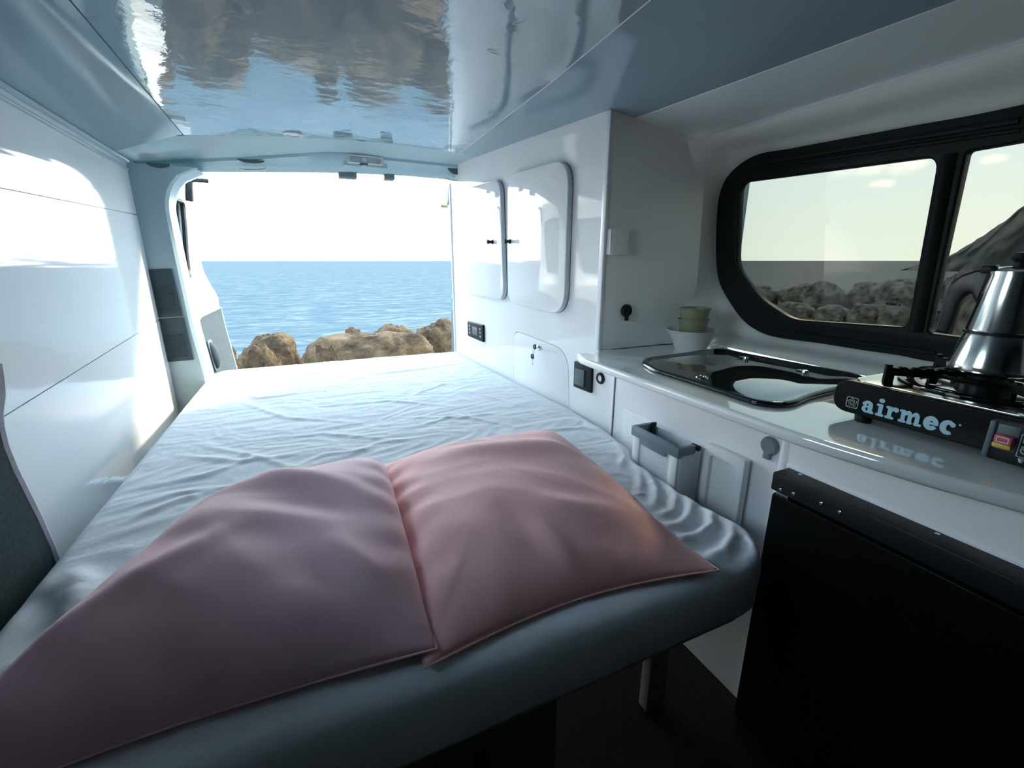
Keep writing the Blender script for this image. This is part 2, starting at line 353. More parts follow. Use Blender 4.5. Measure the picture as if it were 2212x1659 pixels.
NA = ((-.60, .355), (-.56, .375), (-.36, .440), (0, .448), (.36, .448), (.64, .438), (.82, .402), (.93, .385), (1.15, .36), (1.4, .33))
NB = ((-.60, .345), (-.56, .357), (-.36, .428), (0, .460), (.36, .470), (.66, .460), (.78, .450), (.95, .43), (1.15, .395), (1.4, .36))
def _interp(nodes, x): return float(np.interp(x, [n[0] for n in nodes], [n[1] for n in nodes]))
def zc(x, y):
    t = min(max((y - 1.15) / .93, 0), 1.15)
    def sm(nodes):
        return sum(_interp(nodes, x + d) for d in (-.05, -.025, 0, .025, .05)) / 5 if -.30 < x < .58 else _interp(nodes, x)
    return 1.0 + sm(NA) * (1 - t) + sm(NB) * t
def sL(y): return -.335 - .022 * (y - 1.5)
def sR(y): return .625 + .056 * (y - 1.2)
def sR2(y): return .915 - .075 * (y - .95)

floor = struct('floor', 'brown vinyl floor of the van')
obj('floor_covering', bm_box((-.62, -1.3, -.04), (1.36, 2.48, 0)), M['floor'], floor)

ceiling = struct('ceiling', 'glossy white panelled van ceiling')
YR = 2.08
def ceil_panel(xa, xb, m, drop=0.0):
    def f(u, v):
        y = -1.3 + (YR + 1.3) * v; x = xa(y) + (xb(y) - xa(y)) * u; return Vector((x, y, zc(x, y) - drop))
    b = bm_grid(f, 16, 60)
    r = bmesh.ops.extrude_face_region(b, geom=b.faces[:])
    for e in r['geom']:
        if isinstance(e, bmesh.types.BMVert): e.co.z += .006
    return obj('ceiling_panel', b, m, ceiling)
g = .0018
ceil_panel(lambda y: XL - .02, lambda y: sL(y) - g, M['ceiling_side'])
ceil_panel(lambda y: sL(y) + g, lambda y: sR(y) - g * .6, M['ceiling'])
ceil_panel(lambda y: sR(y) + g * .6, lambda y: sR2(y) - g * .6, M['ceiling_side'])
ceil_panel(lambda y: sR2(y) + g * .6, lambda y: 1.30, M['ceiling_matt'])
b = bm_grid(lambda u, v: Vector((-.66 + 2.1 * u, -1.35 + 3.9 * v, 1.545)), 2, 2); obj('roof_skin', b, M['body'], ceiling)
for fx, m_, r_ in ((sR, 'edge', .0015), (sR2, 'edge', .0018)):       # pale joint strips
    obj('joint_strip', bm_tube([(fx(y), y, zc(fx(y), y) + .0002) for y in np.linspace(-.40, YR if fx is sR else 1.15, 40)], r_, 6), M[m_], ceiling)
obj('joint_strip', bm_tube([(sL(y), y, zc(sL(y), y) + .003) for y in np.linspace(-.40, YR, 40)], .002, 6), M['groove'], ceiling)
obj('edge_strip', bm_tube([(1.145, y, zc(1.145, y) - .002) for y in np.linspace(-1.2, 1.15, 30)], .005, 8), M['edge'], ceiling)
VAL = [ony(p, 2.32) for p in ((268, 352), (300, 349), (420, 344), (524, 339), (620, 333), (711, 328), (780, 331), (842, 341), (930, 350), (1003, 358))]
def zval(x): return float(np.interp(x, [v.x for v in VAL], [v.z for v in VAL]))
# rear transition of the ceiling, down to the header
def f_tr(u, v):
    x = -.58 + 1.40 * u; z0 = zc(min(x, .8), YR); z1 = zval(x)
    return Vector((x, YR - .002 + .242 * v, z0 + (z1 - z0) * (v ** .8)))
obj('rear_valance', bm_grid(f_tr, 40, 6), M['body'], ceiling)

# left wall: three lining panels with joints, and the rail above them
wall_l = struct('wall_left', 'glossy white laminate lining of the left van side')
q1, q2 = onx((0, 406), XL), onx((269, 459), XL); q3, q4 = onx((0, 905), XL), onx((305, 715), XL)
def ln(a, b, y): return a.z + (b.z - a.z) * (y - a.y) / (b.y - a.y)
YP = 2.20
def lining(z0, z1):
    return obj('lining_panel', bm_grid(lambda u, v: Vector((XL, .99 + (YP + .02 - .99) * u, z0(.99 + 1.23 * u) + (z1(.99 + 1.23 * u) - z0(.99 + 1.23 * u)) * v)), 20, 6), M['wall'], wall_l)
s1 = lambda y: ln(q1, q2, y); s2 = lambda y: ln(q3, q4, y)
lining(lambda y: 0.0, lambda y: s2(y) - .0012); lining(lambda y: s2(y) + .0012, lambda y: s1(y) - .0012); lining(lambda y: s1(y) + .0012, lambda y: zc(XL, y) + .01)
fxl = lambda a, b, c: Vector((XL + .002 + c, a, b))
wl2 = rrect(.40, .93, .93, 1.32, .06)
obj('front_trim', plate_mesh([[(-1.3, 0), (-1.3, zc(XL, 0) + .01), (.989, zc(XL, 0) + .01), (.989, 0)], wl2], -.02, 0, fxl), M['grey'], wall_l)
added_win = struct('added_window', 'unseen window added to light the kitchen fronts, ahead of the lining')  # added out of view to bring side light onto kitchen and pillows
obj('window_frame', plate_mesh([rrect(.36, .89, .97, 1.36, .08), rrect(.41, .94, .92, 1.31, .06)], -.01, .012, fxl, .004), M['frame'], added_win)
obj('pane', plate_mesh([rrect(.40, .93, .93, 1.32, .06)], -.012, -.008, fxl), M['glass_added'], added_win)
obj('backing', bm_box((XL - .03, .985, -.02), (XL - .004, 2.26, 1.5)), M['edge_grey'], wall_l)
def rail(dx, dz, r, m): obj('rail', bm_tube([(XL + dx, y, zc(XL, y) + dz) for y in np.linspace(-1.2, YP - .005, 40)], r, 10), m, wall_l)
rail(.004, -.004, .008, M['body']); rail(.002, -.032, .005, M['body'])

# front end of the living space (behind the camera)
wall_f = struct('wall_front', 'dark partition towards the driver cab')
obj('partition', bm_box((-.6, -1.34, 0), (1.4, -1.3, 1.5)), M['black'], wall_f)

# rear wall: pillar, header and hidden right corner
wall_b = struct('wall_rear', 'painted body frame, bluish shade put into its colour, around the open rear doors')
YO = 2.30                                                    # opening plane
inner = [ony(p, YO) for p in ((372, 420), (385, 480), (408, 590), (436, 710), (463, 808), (480, 900))]
top = [ony(p, YO + .08) for p in ((376, 405), (384, 392), (397, 380), (415, 373), (440, 370.5), (520, 370.5), (640, 371), (760, 373), (880, 379), (993, 388))]
edge = [Vector((p.x, p.y, p.z)) for p in reversed(inner)] + top
edge.append(Vector((.95, YO + .08, edge[-1].z - .004)))
# pillar: from the lining to the rounded return at the opening
def pil_outer(i):
    p = edge[i]
    if i < 6: return Vector((XL - .01, YP, p.z if i else p.z))
    return Vector((max(p.x - .0, XL - .01) if i > 9 else XL - .01, YP + (.10 if i > 9 else 0), min(zc(max(p.x, XL), YR) + .0, 1.5)))
pts_in = [ony(p, YP) for p in ((358, 420), (369, 480), (392, 590), (418, 710), (446, 808), (464, 900))]
bm = bmesh.new()
front = []; ret = []
zs = np.linspace(.25, 1.345, 36)
def xin(z, lst):
    l = sorted(lst, key=lambda v: v.z); return float(np.interp(z, [v.z for v in l], [v.x for v in l]))
R0 = .16
def corner_x(z, x):                                         # rounded top corner of the opening
    zt = 1.337
    if z > zt - R0: k = min((z - (zt - R0)) / R0, 1); return x + R0 * .75 * (1 - math.sqrt(max(0, 1 - k * k)))
    return x
rows = []
for z in zs:
    x1 = corner_x(z, xin(min(z, 1.25), pts_in)); x2 = corner_x(z, xin(min(z, 1.25), inner))
    row = [(XL - .02, YP), (XL + .0, YP), (x1 - .03, YP + .002), (x1 - .012, YP + .006), (x1 - .002, YP + .018), (x2 - .014, YP + .045), (x2 - .004, YO + .02), (x2 - .02, YO + .10), (x2 - .06, YO + .16)]
    rows.append([bm.verts.new((x, y, z)) for x, y in row])
for a, b in zip(rows, rows[1:]):
    for k in range(len(a) - 1): bm.faces.new((a[k], a[k + 1], b[k + 1], b[k]))
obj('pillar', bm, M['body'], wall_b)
# header beam across the opening: a lofted section
def hz(x): return 1.0 + float(np.interp(x, [-.60, -.45, -.36, -.28, 0, .3, .6, .8, 1.2], [.30, .315, .33, .338, .392, .396, .372, .352, .32]))
bx = np.linspace(-.60, 1.30, 80); bm = bmesh.new(); rows = []
tops = [ony(p, 2.38).z for p in ((434, 370), (640, 371), (760, 373), (880, 379), (993, 389))]; topx = [ony(p, 2.38).x for p in ((434, 370), (640, 371), (760, 373), (880, 379), (993, 389))]
for x in bx:
    zb = float(np.interp(x, topx, tops)); 
    zt = zval(x)
    zt = max(zt, zb + .01)
    row = [(2.30, zt + .012), (2.318, zt), (2.32, zt - .012), (2.345, zb + .030), (2.352, zb + .022), (2.365, zb + .006), (2.38, zb), (2.41, zb + .002), (2.43, zb + .02), (2.47, zb + .10), (2.47, 1.56)]
    rows.append([bm.verts.new((x, y, z)) for y, z in row])
for a, b in zip(rows, rows[1:]):
    for k in range(len(a) - 1): bm.faces.new((a[k], a[k + 1], b[k + 1], b[k]))
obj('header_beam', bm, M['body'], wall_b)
b = bm_box((XL - .06, 2.20, -.03), (XL - .002, 2.46, 1.52)); obj('corner_post', b, M['body'], wall_b)
b = bm_box((1.08, 2.36, -.03), (1.42, 2.46, 1.52)); obj('corner_post', b, M['body'], wall_b)
b = bm_box((-.6, 2.44, -.10), (1.4, 2.50, .02), .01); obj('sill', b, M['body'], wall_b)
b = bm_box((1.36, 1.16, -.03), (1.40, 2.46, 1.52)); obj('hidden_side', b, M['body'], wall_b)
# slots in the header trim (dark plates, slot shade put into their colour, with lip)
def slot(px, w, h, y=2.322):
    c = ony(px, y)
    o = []
    for k in range(13): a = math.pi * k / 12; o.append((c.x - w / 2 * math.cos(a) * (1 if abs(math.cos(a)) < .9 else 1), c.z + h / 2 - h * math.sin(a)))
    bmx = plate_mesh([o], y - .004, y + .004, lambda a, b_, c_: Vector((a, c_, b_)), .001)
    obj('recess_shade', bmx, M['dark_grey'], wall_b)
slot((343, 358), .075, .016, 2.195); slot((543, 349), .10, .013); slot((985, 369), .088, .034, 2.33)
bm = bm_tube([ony(p, 2.34) for p in ((518, 364), (530, 367), (560, 367.5), (575, 364))], .004, 8); obj('recess_lip', bm, M['body_white'], wall_b)
bm = bm_tube([ony(p, 2.335) for p in ((960, 385), (975, 389), (995, 390), (1003, 386))], .004, 8); obj('recess_lip', bm, M['body_white'], wall_b)

# right side wall: sheet metal funnel around the window
WN = Vector((1, 0, .12)); WP = Vector((1.33, 0, 1.0))
def f_win(a, b, c): return Vector((1.33 - .12 * (b - 1.0) - c, a, b))
def win(p): q = onpl(p, WP, WN); return (q.y, q.z)
wout = [win(p) for p in ((1554, 560), (1555, 480), (1562, 420), (1585, 375), (1640, 337), (1720, 322), (1850, 298), (2000, 271), (2150, 244))]
wtop_end = (-.55, wout[-1][1] + .0)
wbot = [win(p) for p in ((2024, 780), (1951, 766), (1860, 753), (1785, 741), (1700, 730), (1657, 719), (1620, 697), (1591, 663), (1562, 612))]
zb_ = wbot[0][1]
wloop = wout + [(.3, wout[-1][1] + .001), (.15, wout[-1][1]), (.05, wout[-1][1] - .08), (.05, zb_ + .08), (.15, zb_), (.3, zb_)] + wbot
N_ = len(wloop)
outer = []
wc = Vector((.4, 1.03))
for (y, z) in wloop:
    # outer rim: return edge at the rear, edge strip above, worktop back below
    i = len(outer)
    if i <= 3: o = Vector((1.125, 1.155, [.97, 1.10, 1.20, 1.30][i]))
    elif i == 4: o = Vector((1.10, 1.155, 1.352))
    elif i < 10: o = Vector((1.140, y + (.0 if i > 5 else .06), zc(1.14, y) - .004))
    elif i < 11: o = Vector((1.14, -.30, zc(1.14, 0) - .004))
    elif i == 11: o = Vector((1.14, -1.3, 1.356))
    elif i == 12: o = Vector((1.2, -1.3, .724))
    elif i == 13: o = Vector((1.235, -.3, .724))
    elif i == 14: o = Vector((1.235, .2, .724))
    elif i < 20: o = Vector((1.237, y + .0 + (i - 15) * .018, .7265))
    elif i == 20: o = Vector((1.245, 1.12, .724))
    elif i == 21: o = Vector((1.21, 1.155, .735))
    elif i == 22: o = Vector((1.165, 1.155, .79))
    else: o = Vector((1.135, 1.155, .87))
    outer.append(o)
_wl, _ol = [], []
def _cr(p0, p1, p2, p3, t):
    return tuple(.5 * ((2 * b) + (-a + c) * t + (2 * a - 5 * b + 4 * c - d) * t * t + (-a + 3 * b - 3 * c + d) * t ** 3) for a, b, c, d in zip(p0, p1, p2, p3))
for i in range(N_):
    for k in range(6):
        _wl.append(_cr(wloop[i - 1], wloop[i], wloop[(i + 1) % N_], wloop[(i + 2) % N_], k / 6)); _ol.append(outer[i].lerp(outer[(i + 1) % N_], k / 6))
wloop, outer, N_ = _wl, _ol, len(_wl)
def prof(t):                                                # sheet metal profile between rim and window
    return [(0, 0), (.10, .05), (.22, .11), (.33, .20), (.42, .36), (.50, .54), (.58, .68), (.68, .78), (.80, .85), (.90, .91), (.96, .96), (1.0, 1.0)][t]
wall_r = struct('wall_right', 'pressed metal side wall of the van around the long side window')
bm = bmesh.new(); rings = []
for t in range(12):
    a, d = prof(t); ring = []
    for o, (y, z) in zip(outer, wloop):
        i3 = f_win(y, z, .014)
        ring.append(bm.verts.new((o.x + (i3.x - o.x) * d, o.y + (i3.y - o.y) * a, o.z + (i3.z - o.z) * a)))
    rings.append(ring)
for a, b in zip(rings, rings[1:]):
    for k in range(N_): bm.faces.new((a[k], a[(k + 1) % N_], b[(k + 1) % N_], b[k]))
obj('side_panel', bm, M['body_lightened'], wall_r, angle=70)
obj('outer_skin', bm_box((1.37, -1.3, -.05), (1.40, 1.2, .72)), M['body'], wall_r)
obj('outer_skin', bm_box((1.35, -1.3, .72), (1.38, .04, 1.50)), M['body'], wall_r)
obj('outer_skin', bm_box((1.315, -1.3, 1.345), (1.345, 1.25, 1.56)), M['body'], wall_r)
obj('outer_skin', bm_box((1.33, 1.22, .70), (1.37, 1.36, 1.5)), M['body'], wall_r)
# pale cover plate on the pillar behind the window
cp = [ony(p, 1.165) for p in ((1517, 405), (1547, 403), (1545, 500), (1543, 600), (1538, 624), (1507, 625), (1511, 520))]
bmx = plate_mesh([round_poly([(v.x, v.z) for v in cp], .010)], -.003, .003, lambda a, b_, c_: Vector((a, 1.166 + (a - 1.14) * .25 + c_, b_)), .002)
obj('cover_plate', bmx, M['return'], wall_r)

# ------------------------------------------------------------------ side window
win1 = struct('window_1', 'long black framed sliding side window with tinted panes')
def wl(*ps): return [win(p) for p in ps]
pane1 = round_poly(wl((1604, 395), (2034, 338), (1967, 706), (1717, 690), (1645, 642), (1596, 575)), [.03, .03, .02, .04, .04, .04])
y_r = .10
tr, br = win((2096, 328)), win((2010, 718))
slope_t = win((2212, 303)); slope_b = win((2070, 726))
p2tr = (y_r, slope_t[1]); p2br = (y_r, slope_b[1] - .004)
pane2 = round_poly([tr, p2tr, p2br, br], [.008, .03, .03, .012])
oo = []
wcy = sum(p[0] for p in wloop) / N_; wcz = sum(p[1] for p in wloop) / N_
for (y, z) in wloop: v_ = Vector((y - wcy, z - wcz)); v_ *= 1 + .009 / v_.length; oo.append((wcy + v_.x, wcz + v_.y))
obj('window_frame', plate_mesh([oo, pane1, pane2], -.012, .016, f_win, .005), M['frame'], win1, angle=40)
# sliding track mouldings
def wtrack(pa, pb, c, r): a, b = win(pa), win(pb); obj('slide_track', bm_tube([f_win(a[0] + (b[0] - a[0]) * t, a[1] + (b[1] - a[1]) * t, c) for t in np.linspace(0, 1, 12)], r, 8), M['frame'], win1)
wtrack((1660, 352), (2212, 262), .018, .007); wtrack((1730, 352), (2212, 282), .016, .005); wtrack((1690, 716), (2030, 762), .016, .006)
a, b = win((2064, 335)), win((1990, 716)); obj('divider_bar', bm_tube([f_win(*a, .016), f_win(*b, .016)], .017, 10, flat=.55), M['frame'], win1)
a, b = win((2053, 335)), win((1980, 716)); obj('slider_edge', bm_tube([f_win(*a, .02), f_win(*b, .02)], .006, 10), M['frame'], win1)
def bigger(poly, k):
    cx = sum(p[0] for p in poly) / len(poly); cy = sum(p[1] for p in poly) / len(poly)
    return [(cx + (x - cx) * k, cy + (y - cy) * k) for x, y in poly]
pn1 = obj('pane', plate_mesh([bigger(pane1, 1.03)], .000, .003, f_win), M['glass'], win1, smooth=False)
pn2 = obj('pane', plate_mesh([bigger(pane2, 1.02)], -.006, -.003, f_win), M['glass_clear'], win1, smooth=False)
def glass_mark(px, wpx, par, c):
    a, b = win(px), win((px[0] + wpx, px[1] + wpx * .13)); bmm = None; n = 9
    for k in range(n):
        if k == 7: continue
        t = k / n; y = a[0] + (b[0] - a[0]) * t; z = a[1] + (b[1] - a[1]) * t; w_ = (b[0] - a[0]) / n * .75
        bmm = bm_box((y, z - .0032, c), (y + w_, z + .0032, c + .0006), bm=bmm, f=f_win)
    obj('glass_marking', bmm, M['black'], par, smooth=False)
glass_mark((1915, 655), 32, pn1, .0035); glass_mark((2024, 674), 42, pn2, -.0025)

# ------------------------------------------------------------------ rear doors (open)
def make_door(name, label, hinge, far, side):
    """hinge, far: lists of (z, x) ; door runs from y=2.47 to y=3.14; side: +1 when the lining faces +x"""
    root = struct(name, label)
    hz_, hx_ = zip(*hinge); fz_, fx_ = zip(*far)
    def f(a, b, c):
        u = a; x0 = float(np.interp(b, hz_, hx_)); x1 = float(np.interp(b, fz_, fx_))
        return Vector((x0 + (x1 - x0) * u + side * c, 2.47 + .67 * u, b))
    return root, f
far_px = ((407, 378), (407, 430), (414, 466), (422, 502), (430, 545), (440, 585), (455, 615), (471, 639), (477, 678), (484, 705), (497, 753), (510, 800))
farL = sorted([(ony(p, 3.14).z, ony(p, 3.14).x) for p in far_px]); farL = [(-.05, farL[0][1] + .03)] + farL + [(1.6, farL[-1][1])]
hingeL = [(z, x - .085) for z, x in farL]
door1, fd = make_door('door_1', 'open left rear door, white inside with dark window gasket', hingeL, farL, 1)
def on_door(px):                                            # place of a picture point on the door's lining
    best = None
    for u in np.linspace(0, 1, 60):
        y = 2.47 + .67 * u; q = ony(px, y); d = abs(fd(u, q.z, .012).x - q.x)
        if best is None or d < best[0]: best = (d, u, q.z)
    return best[1], best[2]
ut, ub = on_door((389, 440)), on_door((416, 622))
wh = round_poly([(.03, .90), (.03, 1.30), (ut[0] + .10, 1.30), (ub[0] + .10, .92)], [.01, .01, .05, .05])
frame_o = densify(round_poly([(0, .02), (0, 1.46), (.94, 1.46), (1.0, 1.38), (1.0, .02)], [.02, .06, .06, .06, .02]), .03)
obj('door_shell', plate_mesh([frame_o, densify(wh, .03)], -.035, 0.0, fd, .006), M['body_white'], door1)
wh3 = densify(wh, .03)
obj('window_gasket', bm_tube([fd(a, b, .004) for a, b in wh3], .012, 8, closed=True), M['frame'], door1)
obj('pane', plate_mesh([wh3], -.02, -.016, fd), M['glass_dark'], door1)
lo = densify(round_poly([(.10, .12), (.10, .60), (.28, .68), (.48, .72), (.97, .735), (.97, .12)], [.02, .05, .03, .03, .03, .02]), .04)
obj('lower_trim', plate_mesh([lo], .0, .012, fd, .004), M['door_trim'], door1)
lo2 = densify(round_poly([(.10, .12), (.10, .60), (.28, .68), (.48, .72), (.97, .735), (.97, .12)], [.02, .05, .03, .03, .03, .02]), .04)
obj('trim_edge', bm_tube([fd(a, b, .010) for a, b in lo2], .006, 6, closed=True), M['light_grey'], door1)
hu, hz2 = on_door((459, 768))
bm = bmesh.new(); bmesh.ops.create_uvsphere(bm, u_segments=20, v_segments=12, radius=1)
for v in bm.verts: v.co = fd(hu + v.co.x * .045, hz2 + v.co.y * .075, .014 + v.co.z * .028)
hd = obj('handle', bm, M['door_trim'], door1)
obj('handle_back', plate_mesh([rrect(hu - .055, hz2 - .085, hu + .05, hz2 + .085, .02)], .012, .018, fd, .002), M['dark_grey'], door1)
for px in ((480, 690), (497, 753), (507, 800)):
    u_, z_ = on_door((px[0] - 3, px[1])); obj('edge_clip', bm_box((.985, z_ - .008, -.01), (1.012, z_ + .008, .012), .003, f=fd), M['dark_grey'], door1)
# stay bracket on the upper door edge
zt = ony((415, 405), 3.1).z
bm = bm_box((.93, zt - .07, .0), (.985, zt + .05, .03), .008, f=fd); bm = bm_box((.95, zt + .030, .0), (.98, zt + .05, .10), .004, bm=bm, f=fd)
obj('stay_bracket', bm, M['black'], door1)

farR = sorted([(ony(p, 3.14).z, ony(p, 3.14).x) for p in ((986, 388), (983, 430), (984, 560), (980, 640), (979, 660), (979, 757))])
farR = [(-.05, farR[0][1])] + farR + [(1.6, farR[-1][1])]
hingeR = [(z, 1.075) for z, x in farR]
door2, fd2 = make_door('door_2', 'open right rear door glimpsed beyond the cupboard wall', hingeR, farR, -1)
obj('door_shell', plate_mesh([frame_o, wh3], -.035, 0.0, fd2, .006), M['body_white'], door2)
obj('window_gasket', bm_tube([fd2(a, b, .004) for a, b in wh3], .012, 8, closed=True), M['frame'], door2)
obj('pane', plate_mesh([wh3], -.02, -.016, fd2), M['glass_dark'], door2)
obj('lower_trim', plate_mesh([densify(rrect(.1, .12, .995, .675, .03), .04)], .0, .016, fd2, .004), M['dark_grey'], door2)
z_ = ony((978, 424), 3.14).z
bm = bm_box((.97, z_ - .055, .0), (1.0, z_ + .045, .06), .008, f=fd2); obj('stay_bracket', bm, M['dark_grey'], door2)
bm = bm_box((.985, z_ - .075, .05), (1.0, z_ - .045, .105), .004, f=fd2); obj('striker', bm, M['brass'], door2)
z_ = ony((983, 645), 3.14).z
obj('lock_boss', bm_lathe([(.001, 0), (.026, 0), (.026, .012), (.014, .018), (.001, .018)], 20, fd2(.985, z_, 0), (-1, 0, 0)), M['dark_grey'], door2)

# ================================================================== OUTSIDE
GZ = -.70                                                   # ground height (camera at 1.0)
gp = [(-40, -25), (19, -25), (19, 14), (10, 14), (6, 6.5), (-40, 6.5)]
ground = obj('ground', plate_mesh([gp], GZ - .4, GZ, lambda a, b, c: Vector((a, b, c))), M['gravel']); ground['kind'] = 'structure'; ground['label'] = 'brown gravel ground outside the van'
sea = obj('sea', bm_grid(lambda u, v: Vector((-9000 + 18000 * u, -9000 + 18000 * v, -4.0)), 4, 4), M['sea'], smooth=False)
sea['kind'] = 'stuff'; sea['label'] = 'blue rippled sea out to the horizon'; sea['category'] = 'sea'

def rock_bm(rx, ry, rz, seed, rough=.22, sub=5, point=0):
    b = bmesh.new(); bmesh.ops.create_icosphere(b, subdivisions=sub, radius=1)
    o = Vector((seed * 3.7, seed * 1.3, seed * 7.1))
    for v in b.verts:
        d = v.co.normalized()
        k = 1 + rough * (noise.noise(d * 1.3 + o) * 1.3 + noise.noise(d * 2.9 + o) * .55 - abs(noise.noise(d * 4.2 + o)) * .75 - abs(noise.noise(d * 9 + o)) * .38 + noise.noise(d * 19 + o) * .16 + .2)
        q = d * k
        q = Vector([math.copysign(abs(c) ** .85, c) for c in q])
        if point and q.z > 0: s_ = 1 - point * min(q.z, 1); q.x *= s_; q.y *= s_
        v.co = Vector((q.x * rx, q.y * ry, q.z * rz))
    return b
def rock(name, cat, label, c, r, seed, m, group=None, rough=.22, rot=0, point=0):
    b = rock_bm(*r, seed, rough, 5, point); b.transform(Matrix.Rotation(rot, 4, 'Z'))
    o = obj(name, b, m, angle=60); o.location = c; tag(o, label, cat, group); return o
def rear_rock(l, r, t, y, label, seed, dep=.9, hfac=1, rough=.2, rot=0):
    a, b, tp = ony((l, t), y), ony((r, t), y), ony(((l + r) / 2, t), y)
    h = (tp.z - (GZ - .15)); rx = (b.x - a.x) / 2
    rock('boulder', 'rock', label, ((a.x + b.x) / 2, y + .25, tp.z - h / 2 * hfac), (rx * 1.0, rx * dep, h / 2 * hfac), seed, M['rock'], 'boulders behind the open rear doors', rough, rot)
rear_rock(505, 648, 731, 5.9, 'tan boulder left behind the van, taller one beside the open left door', 3, .8)
rear_rock(478, 608, 752, 4.9, 'low grey-tan boulder in front, right next to the open left door', 5, .8)
rear_rock(636, 952, 722, 5.3, 'longest tan boulder in the middle of the rear opening', 8, .45, rough=.16)
rear_rock(738, 790, 708, 7.2, 'small brown boulder peeking over the long middle boulder', 11, .8)
rear_rock(800, 905, 708, 7.0, 'flat grey-brown boulder behind the right end of the long boulder', 14, .7)
rear_rock(893, 1010, 700, 6.0, 'rounded brown boulder at the right edge of the rear opening', 17, .9)
rear_rock(672, 742, 758, 4.5, 'small grey stone in front of the long middle boulder', 19, .8)
rear_rock(300, 500, 735, 6.2, 'tan boulder hidden mostly by the open left door', 23, .6)
rear_rock(40, 290, 728, 6.4, 'wide tan boulder beyond the left door, seen in reflections', 29, .5)
rear_rock(1010, 1180, 720, 6.3, 'tan boulder beyond the cupboard wall at the rear', 31, .6)
BR = ((1637, 70, 621, 16.5, 'dark rock lowest left in the side window breakwater'), (1690, 90, 617, 16, 'dark rock second from the left in the side window breakwater'),
      (1770, 90, 612, 15.5, 'rounded dark rock third in the breakwater, peaked top'), (1855, 140, 613, 15.8, 'long flat dark rock in the middle of the breakwater'),
      (1940, 110, 603, 15.2, 'tallest humped dark rock left of the window divider bar'), (2010, 90, 606, 15.5, 'dark rock behind the window divider bar'),
      (2060, 80, 600, 15.6, 'dark rock right of the divider bar beside the pointed stone'), (2135, 110, 601, 15.3, 'long dark rock right of the pointed stone'), (2210, 120, 598, 15.1, 'dark rock behind the coffee pot at the frame edge'))
for i, (px, w, t, X, lab) in enumerate(BR):
    a, b, tp = onx((px - w / 2, t), X), onx((px + w / 2, t), X), onx((px, t), X)
    ry = abs(a.y - b.y) / 2 * 1.0; h = tp.z - (GZ - .2)
    rock('breakwater_rock', 'rock', lab, (X + .3 + (i % 2) * .9, (a.y + b.y) / 2, tp.z - h / 2), (ry * .7, ry * .93, h / 2 * 1.04), 40 + i * 3, M['rock_dark'], 'breakwater rocks in the side window', .2)
for i, (px, w, t, X, lab) in enumerate(((1665, 80, 655, 14.6, 'low reddish rock at the left foot of the breakwater'), (1735, 90, 653, 14.4, 'grey rock low in front of the peaked breakwater rock'), (1815, 90, 662, 14.3, 'low grey rock in the middle foot of the breakwater'),
                                       (1890, 90, 656, 14.2, 'broad brown rock low in front, left of the divider bar'), (1955, 80, 664, 14.0, 'low brown rock beside the foot of the divider bar'), (2050, 90, 650, 14.2, 'low dark rock below the pointed stone'), (2130, 100, 648, 14.0, 'low brown rock right of the pair below the pointed stone'))):
    a, b, tp = onx((px - w / 2, t), X), onx((px + w / 2, t), X), onx((px, t), X)
    ry = abs(a.y - b.y) / 2 * 1.0; h = tp.z - (GZ - .2)
    rock('breakwater_rock', 'rock', lab, (X - .3, (a.y + b.y) / 2, tp.z - h / 2), (ry * .6, ry * .82, h / 2 * 1.05), 90 + i * 3, M['rock_dark'], 'breakwater rocks in the side window', .22)
a, b, tp = onx((2066, 575), 15.2), onx((2112, 575), 15.2), onx((2092, 574), 15.2)
rock('standing_stone', 'rock', 'pointed dark stone standing up on the breakwater, sharp top', (15.2, (a.y + b.y) / 2, tp.z - .55), (.42, abs(a.y - b.y) / 2 * 1.15, .56), 77, M['rock_dark'], None, .10, 0, .55)

# far headland
hp = [(2040, 563), (2075, 551), (2100, 530), (2130, 500), (2160, 475), (2185, 445), (2212, 418), (2260, 385), (2330, 350), (2430, 330), (2560, 345), (2700, 430), (2800, 520), (2880, 572)]
def f_head(u, v):
    px = 2030 + 850 * u; t = np.interp(px, [p[0] for p in hp], [p[1] for p in hp]); t += 5 * noise.noise(Vector((px * .05, 0, 3))) + 3 * noise.noise(Vector((px * .16, 0, 5)))
    q = onx((px, 579), 330); tp = onx((px, float(t)), 330)
    h = max(tp.z - (-4.5), .3)
    k = 1 - (2 * v - 1) ** 2 if False else math.sin(math.pi * min(v * .5 / .5, 1) * .5) if v <= .5 else math.sin(math.pi * (1 - v) )
    k = min(1, max(0, 1 - abs(2 * v - 1) ** 1.6))
    X = 330 + (v - .5) * 90
    n = noise.noise(Vector((u * 22, v * 9, 0))) * 3.5 + noise.noise(Vector((u * 40, v * 16, 4))) * 1.6
    return Vector((X + n * 2.0, q.y + n, -5 + h * k + n * k * .25 + .5 * k))
head = obj('headland', bm_grid(f_head, 320, 110), M['cliff'], angle=180); tag(head, 'dark rocky headland falling to the sea at the far right', 'cliff')

